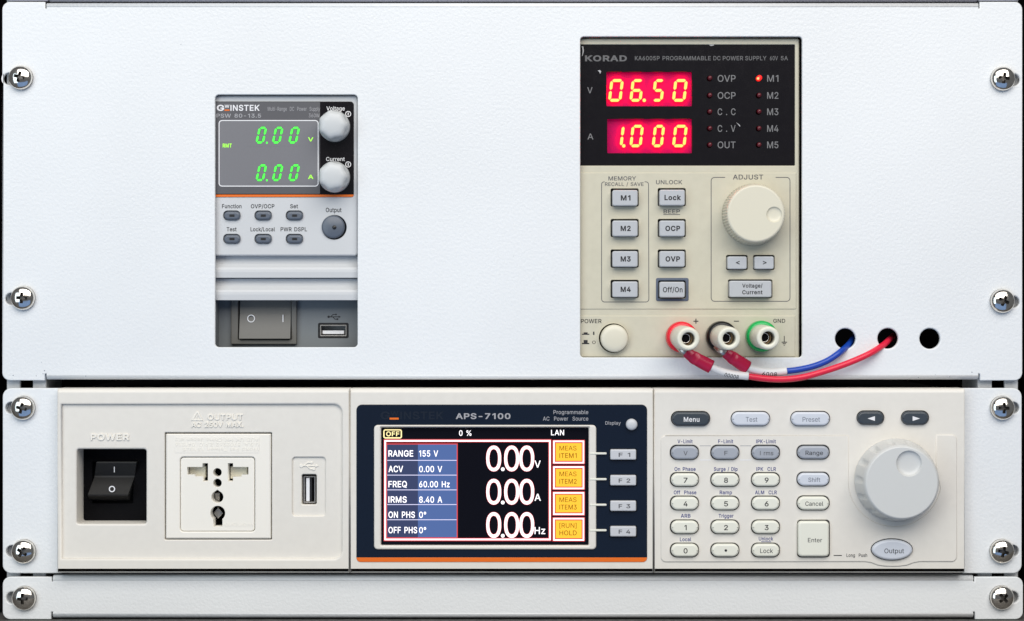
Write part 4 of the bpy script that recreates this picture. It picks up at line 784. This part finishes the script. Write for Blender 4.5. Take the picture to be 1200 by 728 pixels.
# ------------------------------------------------------------------ leads
def lead(label, post, pts_crimp, pts_sleeve, pts_wire, wm, mark):
    org = W(*pts_crimp[0])
    t = thing('test_lead', label, 'wire', org, 'leads from the binding posts into the round holes')
    pc = smooth_path([W(*p) for p in pts_crimp], 8)
    n = len(pc) - 1; rad = []
    for i in range(n + 1):
        u = i / n; f = 2.45 + 0.75 * math.sin(min(1, u * 1.1) * math.pi * .5)
        pinch = 0.75 if .28 < u < .45 else 1.0
        rad.append((f * .62 * pinch / 1000, f * 1.02 * (1.06 if pinch < 1 else 1) / 1000))
    tube('crimp_sleeve', 'crimp', t, pc, rad, org, 18)
    a = pc[0]; d = (pc[1] - pc[0]).normalized()
    tube('fork_lug', 'dull_steel', t, [a - d * .0045 + Vector((0, .004, .001)), a - d * .002, a + d * .002], [(.0005, .0020), (.0006, .0020), (.0012, .0016)], org, 12)
    ps = smooth_path([W(*p) for p in pts_sleeve], 12)
    tube('marker_sleeve', 'sleeve', t, ps, .0019, org, 18)
    pw = smooth_path([W(p[0] + random.uniform(-.35, .35), p[1] + random.uniform(-.35, .35), p[2]) for p in pts_wire], 12)
    tube('jacket', wm, t, pw, .0015, org, 16)
    # printed marks wrapped on the sleeve, low on the camera side
    me = text_mesh(mark, .02, 0, 2); xs = [v.co.x for v in me.vertices]; lo, hi = capheight(.02)
    L = [0.0]
    for u, v in zip(ps, ps[1:]): L.append(L[-1] + (v - u).length)
    fr = frames(ps); r = .00194; tot = L[-1]
    for v in me.vertices:
        s = tot * (.42 + .34 * (v.co.x - min(xs)) / (max(xs) - min(xs)))
        i = max(j for j in range(len(L)) if L[j] <= s); i = min(i, len(ps) - 2)
        fgap = (s - L[i]) / max(1e-9, L[i + 1] - L[i]); c = ps[i].lerp(ps[i + 1], fgap)
        tt, ff, ss = fr[i]
        if ss.z < 0: ss = -ss
        ang = math.radians(-62) + (v.co.y - lo) / (hi - lo) * .0021 / r
        v.co = c + ff * (r * math.cos(ang)) + ss * (r * math.sin(ang)) - org
    me.materials.clear(); obj('sleeve_marking', me, M['ink'], t, org)
    return t
lead('blue wire with dark red crimp running from the black-ringed post into a round hole', None,
     [(850, 413.5, 9), (858, 419, 8.5), (867, 425, 7.5), (876, 431, 6.5)],
     [(873, 429.5, 6.6), (886, 434, 5.5), (903, 436.4, 4.6), (921.5, 435, 4)],
     [(918, 435.4, 4.1), (936, 433.4, 4), (954, 429, 4.2), (970, 422.4, 4.4), (984, 413.4, 3), (994, 404, -4), (1000, 396, -14), (1003, 393, -30)], 'wire_blue', '6008')
lead('red wire with dark red crimp running from the red-ringed post into a round hole', None,
     [(804, 412.5, 9), (813, 419, 9), (823, 424.6, 8.5), (833.5, 430, 8)],
     [(830.5, 428.6, 8.2), (844, 435, 7.6), (860, 439, 7.2), (877, 440.8, 7)],
     [(874, 440.6, 7), (896, 444, 7), (916, 444.8, 7), (936, 442.8, 7), (956, 438.2, 7), (988, 427.4, 6), (1016, 416, 4.5), (1034, 405.6, -1), (1043, 397.6, -9), (1047, 393, -26)], 'wire_red', '00008')

# ================================================================== WIDE CREAM UNIT
aps = thing('ac_power_source', 'wide cream rack unit with colour screen, keypad, universal socket and large dial', 'power supply', W(600, 673, -100))
slab('chassis', 'black_pl', aps, rr(74, 458, 1126, 670, 2), -260, -18, .5, 1)
for xl, xr, ids in ((3, 72, (2, 3)), (1128, 1197.5, (7, 8))):
    o = slab('rack_ear', 'powder', aps, [rr(xl, 455, xr, 672, 10, 6, (1, 0, 0, 1) if xl < 600 else (0, 1, 1, 0))] + [slot(*SCREWS[i]) for i in ids], -3, 0, .5, 3)
HF = 6.0      # front of the cream moulding
# --- output section
o_s = slab('output_section', 'cream', aps, [rr(66.8, 455.4, 409.6, 672, 1), rr(72, 474, 400.6, 655, 10, 8, (0, 1, 1, 0))], -8, HF, [2.2, 1.0], 5, xk=.22)
HI = HF - 1.8
slab('output_plate', 'cream', aps, [rr(68.4, 471, 403, 658), rr(90, 526.4, 171.4, 614, 3), rr(193, 507, 318.6, 632.6, 1), rr(342.4, 535.8, 381.4, 604.8, 4)], -12, HI, [0, .9, .5, .5], 3)
text('POWER', 106.4, 151.8, 508.4, 516, HI, 'cream_lt', aps, .045, emboss=.6, name='embossed_lettering', res=3)
text('OUTPUT', 243.6, 284.6, 485.6, 492.2, HI, 'cream_lt', aps, .04, emboss=.55, name='embossed_lettering', res=3)
text('AC 250V MAX.', 224.4, 285.2, 494.8, 500.8, HI, 'cream_lt', aps, .04, emboss=.55, name='embossed_lettering', res=3)
tri = [(231, 481.4), (238, 493), (224, 493)]; tin = [(231, 484.2), (235.5, 491.6), (226.5, 491.6)]
tr = slab('warning_triangle', 'cream_lt', aps, [tri, tin], HI - .2, HI + .4, .1, 1)
text('!', 230.2, 231.8, 486, 490.8, HI, 'cream_lt', tr, .03, emboss=.35)
# mains rocker in its deep well
well = slab('switch_well', 'black_void', aps, [rr(88, 524, 173, 616), rr(108, 541, 156, 590, 1)], -14, -10.5, .2, 1)
slab('well_floor', 'black_void', well, rr(88, 524, 173, 616), -16, -14.2, 0)
prism_x('rocker', 'rocker_black', well, [(541.5, -13.5), (541.5, -7.6), (543, -7.4), (558.5, -10.4), (560.5, -10.3), (579, -3.8), (580.4, -4.0), (581.5, -5.0), (589, -13.5)], 107.5, 154.5, -6, skew=-.22)
decal('on_mark', 'print_white', well, [rr(133.5, 547, 134.4, 553.6)], -7.9)
ringline('off_mark', 'print_white', well, circ(131.2, 573.2, 3.7, 22), 1.2, -3.9)
# universal outlet
sock = slab('power_outlet', 'cream_lt', aps, [rr(194.4, 508.6, 317.4, 631.4, 1), rr(211, 535.6, 298.8, 623.2, 4)], -6, HI + .3, [.5, .5], 2)
hL = [(219.4, 547.4), (237.4, 547.4), (237.4, 543), (243.6, 543), (243.6, 564.4), (237.6, 564.4), (237.6, 558.6), (228, 558.6), (228, 556.4), (219.4, 556.4)]
hR = [(291, 547.4), (273, 547.4), (273, 543), (267, 543), (267, 564.4), (273, 564.4), (273, 559), (283, 559), (283, 556.6), (291, 556.6)]
tear = [(254.7 + 7 * math.sin(a), 582.6 - 7 * math.cos(a)) for a in [math.radians(25 + 310 * i / 20) for i in range(21)]] + [(254.7, 574.0)]
key_ = [(250, 617.4), (250, 609)] + [(255.2 + 8.6 * math.cos(a), 601.6 + 8.6 * math.sin(a)) for a in [math.radians(126 + 288 * i / 24) for i in range(25)]] + [(260.6, 609), (260.6, 617.4)]
slab('outlet_face', 'cream_lt', sock, [rr(211.6, 536.2, 298.2, 622.6, 3.6), hL, hR, circ(254.7, 553.8, 5, 24), circ(254.7, 566.2, 5, 24), tear, key_], -4, HI - .35, [.5, .12, .12, .2, .2, .2, .2], 2)
slab('outlet_cavity', 'black_void', sock, rr(213, 540, 297, 621), -12, -10, 0)
for l in (rr(222, 546.6, 240.6, 560, .5), rr(270, 546.6, 289.5, 561, .5)):
    slab('shutter', 'beige_knob', sock, l, -6, -1.2, .2, 1)
for l in (rr(249.5, 577, 258, 587.5, 1), [(255.4, 594), (262, 601.6), (255.4, 609), (249, 601.6)]):
    slab('contact', 'dull_steel', sock, l, -9.5, -5, .4, 1)
slab('moulded_block', 'cream_lt', sock, rr(205, 512, 304, 531, .5), HI + .28, HI + .42, .06, 1)
for s, y in (('AUS UK HK China Japan etc', 513.4), ('U.S.A. 5702262 Z.P.C. 041216', 519.0), ('World Pat Taiwan 131825', 524.6)):
    text(s, 205.6 if 'A' == s[0] or 'U' == s[0] else 214, 303.4, y, y + 4, HI + .4, 'cream_lt', sock, .012, rot=True, emboss=.22, name='embossed_lettering')
text('wonpro', 263.4, 296.8, 613, 617.6, HI - .4, 'cream_lt', sock, .02, rot=True, emboss=.25, name='embossed_lettering')
# usb port, upright
slab('usb_plate', 'cream', aps, [rr(341, 534, 383, 606.5), rr(353.6, 556, 371, 591.4, 2)], -4, HI - 1.1, [0, .5], 3)
p = slab('usb_port', 'black_pl', aps, rr(350, 553, 375, 594), -10, -6, 0)
slab('shell', 'dull_steel', p, [rr(355.6, 558.2, 369.6, 589.4, .8), rr(356.8, 559.4, 368.4, 588.2, .4)], -6, 1.2, .12, 1)
slab('tongue', 'print_white', p, rr(358.8, 560.4, 362.8, 587.4, .3), -5, .6, .1, 1)
slab('contact_block', 'black_pl', p, rr(362.9, 560.4, 365.6, 587.4, .2), -5, .4, .1, 1)
ic = usb_icon('usb_symbol', 'cream_lt', aps, 351, 373.4, 546, HI - 1.1, .4)
# --- display section
slab('display_section', 'cream', aps, [rr(410, 455.4, 765.8, 672, 1), rr(421, 480, 755, 650)], -8, HF, [2.2, 0], 5, xk=.22)
fac = slab('display_fascia', 'acrylic_blue', aps, [rr(417.6, 474.2, 758.4, 653.4, 6.5, 6, (1, 1, 0, 0)), rr(443, 500, 693, 641.6, 2)] + [rr(x0 - .8, y - .8, x1 + .6, y1 + .6, 1.5) for x0, x1, y, y1 in ((715, 745.8, 526.8, 539), (715, 745.8, 557, 569.2), (715, 745.8, 587, 599.2), (715, 745.8, 616.8, 629.2))], HF - 3, HF + .35, [.2, 0, .1, .1, .1, .1], 2)
slab('accent_stripe', 'orange', aps, rr(417.6, 653.5, 758.4, 658.8, 5, 5, (0, 0, 1, 1)), HF - 1, HF + .35, .15, 1)
slab('screen_bezel', 'cream', aps, [rr(438.2, 498.2, 698.8, 644.2, 4.5), rr(446.4, 501.4, 690, 639.4, 1.5)], HF - 2.5, HF + 1.3, [.7, .9], 3)
T = HF + .42
text('APS-7100', 534, 598.2, 484.4, 491.2, T, 'print_grey', aps, .045)
text('Programmable', 648.6, 689.4, 480.8, 485.4, T, 'print_grey', aps, .012)
text('AC  Power  Source', 636.2, 689.4, 488.4, 493, T, 'print_grey', aps, .012)
text('Display', 709.4, 727.4, 493.8, 497.8, T, 'print_grey', aps, .012)
text('G', 446, 457, 482.4, 491.6, T, 'print_faint', aps, .05)
text('W', 457.6, 467, 482, 487.4, T, 'print_faint', aps, .04)
text('INSTEK', 469, 520, 482.4, 491.6, T, 'print_faint', aps, .04)
slab('logo_bar', 'orange', aps, rr(456.6, 489.6, 467.2, 491.8), T - .04, T, 0)
lathe('display_button', 'btn_f', aps, 740, 497.4, HF + .3, [(2.7, 0), (2.7, 1.4), (2.4, 2.0), (1.6, 2.4), (0, 2.6)], 30)
for i, y in enumerate((532.9, 563.1, 593.1, 623)):
    b = slab('soft_key', 'btn_f', aps, rr(715.2, y - 6.1, 745.6, y + 6.1, 1.6, 4), HF - 2, HF + 2.2, .6, 3)
    text('F %d' % (i + 1), 725, 738.6, y - 2.2, y + 2.6, HF + 2.26, 'ink_grey', b, .03)
    slab('guide_tick', 'btn_cream', aps, rr(691, y - 2.5, 711, y, 1.1), HF + .2, HF + 1.5, .3, 2)
slab('key_backing', 'black_pl', aps, rr(705, 520, 750, 634), HF - 2.9, HF - 2.2, 0)
# the lcd
HS = HF - 1.2
scr = slab('screen', 'lcd_black', aps, rr(444, 500.4, 692, 641), HS - .8, HS, 0)
def st(s, x0, x1, yt, yb, m='lcd_white', bold=.02, dh=.06): return text(s, x0, x1, yt, yb, HS + dh, m, scr, bold)
ringline('status_box', 'lcd_pale', scr, rr(449.2, 503.2, 471, 514, 2.5), 1.4, HS + .05)
st('OFF', 452.6, 468, 505.8, 511.4, 'lcd_pale', .03)
st('0 %', 538, 552.4, 504.4, 510.8); st('LAN', 645.8, 661, 503.8, 510.2)
ringline('frame_glow_line', 'lcd_red', scr, rr(449.6, 514.8, 646.2, 634.2), 3.6, HS + .04)
ringline('window_line', 'lcd_white', scr, rr(450.5, 515.8, 645.3, 633.2), 1.8, HS + .08)
slab('table_column', 'lcd_slate', scr, rr(453.6, 521, 489.6, 629.8), HS + .01, HS + .035, 0)
slab('table_column', 'lcd_blue', scr, rr(489.7, 521, 535.2, 629.8), HS + .01, HS + .035, 0)
ringline('table_line', 'lcd_red', scr, rr(452.4, 519.8, 536.4, 631), 1.2, HS + .07)
for y in (539.6, 556.9, 574.2, 591.4, 609.2):
    decal('row_line', 'lcd_line', scr, [rr(453.7, y - .4, 535.1, y + .4)], HS + .05)
for s, x1, v, v1, yb in (('RANGE', 484.2, '155 V', 513.4, 535.2), ('ACV', 472.4, '0.00 V', 518.2, 553.4), ('FREQ', 476.8, '60.00 Hz', 527, 571.2), ('IRMS', 476.6, '8.40 A', 518.2, 589.2), ('ON PHS', 486.2, '0°', 499.4, 607), ('OFF PHS', 488.8, '0°', 499.4, 625)):
    st(s, 455.2, x1, yb - 7.4, yb, 'lcd_white', .025); st(v, 491.2, v1, yb - 7.2, yb, 'lcd_white', .02)
for u, x1, y0, y1 in (('V', 633.6, 522.8, 552), ('A', 633.8, 561.8, 591), ('Hz', 639, 600.8, 630)):
    for ch, a_, c_ in (('0', 569.9, 587.2), ('0', 590.9, 608.2), ('0', 608.6, 625.9)):
        st(ch, a_ - .45, c_ + .45, y0 - .45, y1 + .45, 'lcd_red', .03, .055); st(ch, a_, c_, y0, y1, 'lcd_white', .012, .1)  # wider red copy behind each digit is a drawn overexposure halo
    slab('decimal_point', 'lcd_white', scr, circ(589.2, y1 - 2, 2.2, 14), HS + .05, HS + .1, 0)
    st(u, 626.4, x1, y1 - 12.2, y1 - 4, 'lcd_white', .015)
for i, (a, b) in enumerate((('MEAS', 'ITEM1'), ('MEAS', 'ITEM2'), ('MEAS', 'ITEM3'), ('[RUN]', 'HOLD'))):
    y = 516.6 + i * 30.2
    sb = slab('soft_button', 'lcd_yellow', scr, rr(648.4, y, 684.4, y + 26.4, 1), HS + .02, HS + .06, 0)
    ringline('button_line', 'lcd_red', sb, rr(647.4, y - 1, 685.4, y + 27.4), 3.8, HS + .07)
    ringline('button_line', 'lcd_white', sb, rr(648.3, y - .1, 684.5, y + 26.5), 1.6, HS + .09)
    text(a, 655.6, 675.6, y + 6, y + 11.4, HS + .1, 'lcd_brown', sb, .0); text(b, 655.6, 675.8, y + 14.6, y + 20.2, HS + .1, 'lcd_brown', sb, .01)
# --- keypad section
slab('keypad_section', 'cream', aps, [rr(766.2, 455.4, 1131, 672, 1)], -8, HF, 2.2, 5, xk=.22)
PH = HF + .55
pl = [(780.5, 510.4)] + [(994.6, 510.4)]
pl += [(994.6, 548)] + [(1048.4 + 57 * math.cos(a), 563 + 57 * math.sin(a)) for a in [math.radians(196 - (196 - 48) * i / 26) for i in range(1, 27)]][::1]
pl = [(780.5, 510.4), (994.6, 510.4), (994.6, 552)]
pl += [(1048.4 + 54.6 * math.cos(math.radians(a)), 562.6 + 54.6 * math.sin(math.radians(a))) for a in range(170, 4, -8)]
pl += [(1097.2, 548), (1097.2, 509.6)]
pl += arc(1115.4, 515.6, 6, 270, 360) + arc(1115.4, 652.4, 6, 0, 90)
pl += [(1078, 658.4)] + arc(1046, 640.4, 24, 48, 132, 10)[0:0] + [(1071, 659.6), (1063, 662.6), (1054, 663.8), (1046, 664), (1038, 663.8), (1029, 662.6), (1021, 659.6), (1014, 658.4)]
pl += arc(780.5, 652.8, 6, 90, 180) + arc(780.5, 516.4, 6, 180, 270)
# remove repeated points
q = []
for p_ in pl:
    if not q or (abs(p_[0] - q[-1][0]) + abs(p_[1] - q[-1][1])) > .05: q.append(p_)
pl = q
cols = (802.6, 850, 897.6)
pills = [(x, y, 32, 15) for y in (562.5, 590.1, 618, 645.2) for x in cols]
rowv = [(x, 530.7, 32, 15.4) for x in cols]
rc = [(953.4, 530.4, 36.8, 15), (953.4, 562, 36.8, 15), (953.4, 590, 36.8, 15.4)]
kh = [rr(x - w / 2 - 1.7, y - h / 2 - 1.6, x + w / 2 + .5, y + h / 2 + .6, h / 2, 6) for x, y, w, h in pills + rowv + rc]
kh += [rr(934, 609.2, 972.4, 653.4, 4), circ(1045, 644, 24.8, 36, 13)]
slab('keypad_plate', 'cream', aps, [pl] + kh, HF - .5, PH, [.4] + [.25] * len(kh), 3)
kb = slab('row_bar', 'cream', aps, [rr(806, 522.6, 894, 539, .8)] , PH - .3, PH + .12, .1, 1) if False else None
decal('row_line', 'print_grey', aps, [rr(820, 522.2, 833.2, 522.9), rr(867.4, 522.2, 880.4, 522.9)], PH + .05)  # shade along the raised bar's upper groove, painted as a dark line
decal('row_line', 'print_white', aps, [rr(820, 538.6, 833.2, 539.6), rr(867.4, 538.6, 880.4, 539.6)], PH + .05)  # highlight on the bar's lower edge, painted as a light line
KT = PH + 2.0
def akey(name, m, x, y, w, h, s, tm, tw, th, bold=.02, base=None, slim=1.0):
    wl = slab('key_well', 'black_pl', aps, rr(x - w / 2 - 1.5, y - h / 2 - 1.4, x + w / 2 + .3, y + h / 2 + .4, h / 2, 6), HF + .02, HF + .12, 0)
    b = slab(name, m, aps, rr(x - w / 2, y - h / 2, x + w / 2, y + h / 2, h / 2 - .05, 7), HF + .13, KT, 1.0, 4)
    if s == '•': lathe('dot', tm, b, x + .6, y, KT + .03, [(.62, 0), (.6, .04), (0, .05)], 18)
    elif s: text(s, x + .8 - tw / 2, x + .8 + tw / 2, y - th / 2 + .4, y + th / 2 + .4, KT + .06, tm, b, bold)
    return b
nums = '789456123'
tw = {'1': 2.6}
for i, (x, y, w, h) in enumerate(pills):
    if i < 9: s, a = nums[i], tw.get(nums[i], 4.6)
    else: s, a = ('0', '•', 'Lock')[i - 9], (4.6, 0, 15)[i - 9]
    akey('key', 'btn_cream', x, y, w, h, s, 'ink', a, 6 if i != 11 else 5.2, .025 if i != 11 else .005)
for (x, y, w, h), s, a in zip(rowv, ('V', 'F', 'I rms'), (4.8, 3.8, 15.6)):
    akey('key', 'btn_silver', x, y, w, h, s, 'ink_grey', a, 5, .01)
for (x, y, w, h), s, a, m, tm in zip(rc, ('Range', 'Shift', 'Cancel'), (20.4, 14, 21), ('btn_silver', 'btn_blue', 'btn_cream'), ('ink', 'ink_soft', 'ink')):
    akey('key', m, x, y, w, h, s, tm, a, 5, .008)
wl = slab('key_well', 'black_pl', aps, rr(934.2, 609.4, 972.2, 653.2, 4), HF + .02, HF + .12, 0)
b = slab('enter_key', 'btn_cream', aps, rr(935.4, 611, 971.8, 652.6, 4.5), HF + .13, KT + .4, 1.1, 4)
text('Enter', 946.8, 963.4, 630.6, 635.6, KT + .46, 'ink', b, .003)
slab('key_well', 'black_pl', aps, circ(1045, 644, 24.6, 36, 12.8), HF + .02, HF + .12, 0)
b = slab('output_key', 'btn_blue', aps, circ(1046, 644.7, 23.8, 40, 12.1), HF + .13, KT, 1.2, 4)
text('Output', 1036.4, 1059.4, 643, 648.4, KT + .06, 'ink', b, .005)
# top row, set straight into the moulding
for x0, x1, y0, y1, m, s, tm, a in ((787.4, 832, 483, 499, 'btn_dark', 'Menu', 'print_white', 18.4), (857.6, 902.2, 483, 499, 'btn_blue', 'Test', 'ink_soft', 13.6), (927.4, 972.4, 483, 499, 'btn_blue', 'Preset', 'ink_soft', 20.4),
                                   (1005, 1036, 482.4, 497.6, 'btn_dark', '', '', 0), (1057, 1088.4, 482.4, 497.6, 'btn_dark', '', '', 0)):
    slab('key_well', 'black_pl', aps, rr(x0 - 1.4, y0 - 1.4, x1 + .4, y1 + .3, (y1 - y0) / 2 + .7, 7), HF - .1, HF + .06, 0)
    b = slab('key', m, aps, rr(x0, y0, x1, y1, (y1 - y0) / 2 - .05, 7), HF, HF + 2.2, 1.0, 4)
    cx_, cy_ = (x0 + x1) / 2 + .8, (y0 + y1) / 2 + .6
    if s: text(s, cx_ - a / 2, cx_ + a / 2, cy_ - 2.8, cy_ + 2.8, HF + 2.26, tm, b, .03 if s == 'Menu' else .003)
    else:
        d = -1 if x0 < 1040 else 1
        decal('arrow_mark', 'print_white', b, [[(cx_ + d * 4.6, cy_), (cx_ - d * 4, cy_ - 2.8), (cx_ - d * 4, cy_ + 2.8)]], HF + 2.26)
for s, a, c, y0 in (('V-Limit', 794, 811.6, 515.2), ('F-Limit', 841.6, 859.2, 515.2), ('IPK-Limit', 886.2, 909.2, 515.2), ('On Phase', 790.4, 815.2, 547.6), ('Surge / Dip', 836.6, 864.4, 547.6), ('IPK  CLR', 886.4, 909.4, 547.6),
                    ('Off  Phase', 789.6, 816, 575), ('Ramp', 843.4, 857.8, 575), ('ALM  CLR', 884.8, 910.4, 575), ('ARB', 797.8, 809.2, 602.4), ('Trigger', 842.2, 859.6, 602.4), ('Local', 796.8, 810, 630), ('Unlock', 889.2, 906.2, 629.2)):
    text(s, a, c, y0, y0 + 4.4, PH + .06, 'ink_navy', aps, .03)
decal('underline', 'ink_navy', aps, [rr(892, 634.6, 903.6, 635.3)], PH + .06)
decal('legend_line', 'ink', aps, [rr(977, 650.6, 986.6, 651.6)], PH + .06)
text('Long  Push', 992, 1016.2, 648.8, 652.8, PH + .06, 'ink', aps, .02)
def scallop(a, r, h, i):
    f = [0, 0, .2, .8, 1, .8, .3, 0, 0, 0][min(i, 9)]
    c = math.cos(a * 14 + .5)
    return r * (1 - .06 * f * max(0, (c - .45) / .55) ** .6)
knob('dial', 'knob_grey', aps, 1049.6, 562.4, HF, [(19.4, 0), (19.6, 1.0), (19.3, 2.0), (18.9, 4), (18.5, 7), (18.1, 10), (17.8, 12.5), (17.4, 14.2), (16.8, 15.2), (16.2, 15.5)], 240, scallop, (8.2, -22.4, 6.1, 1.6))
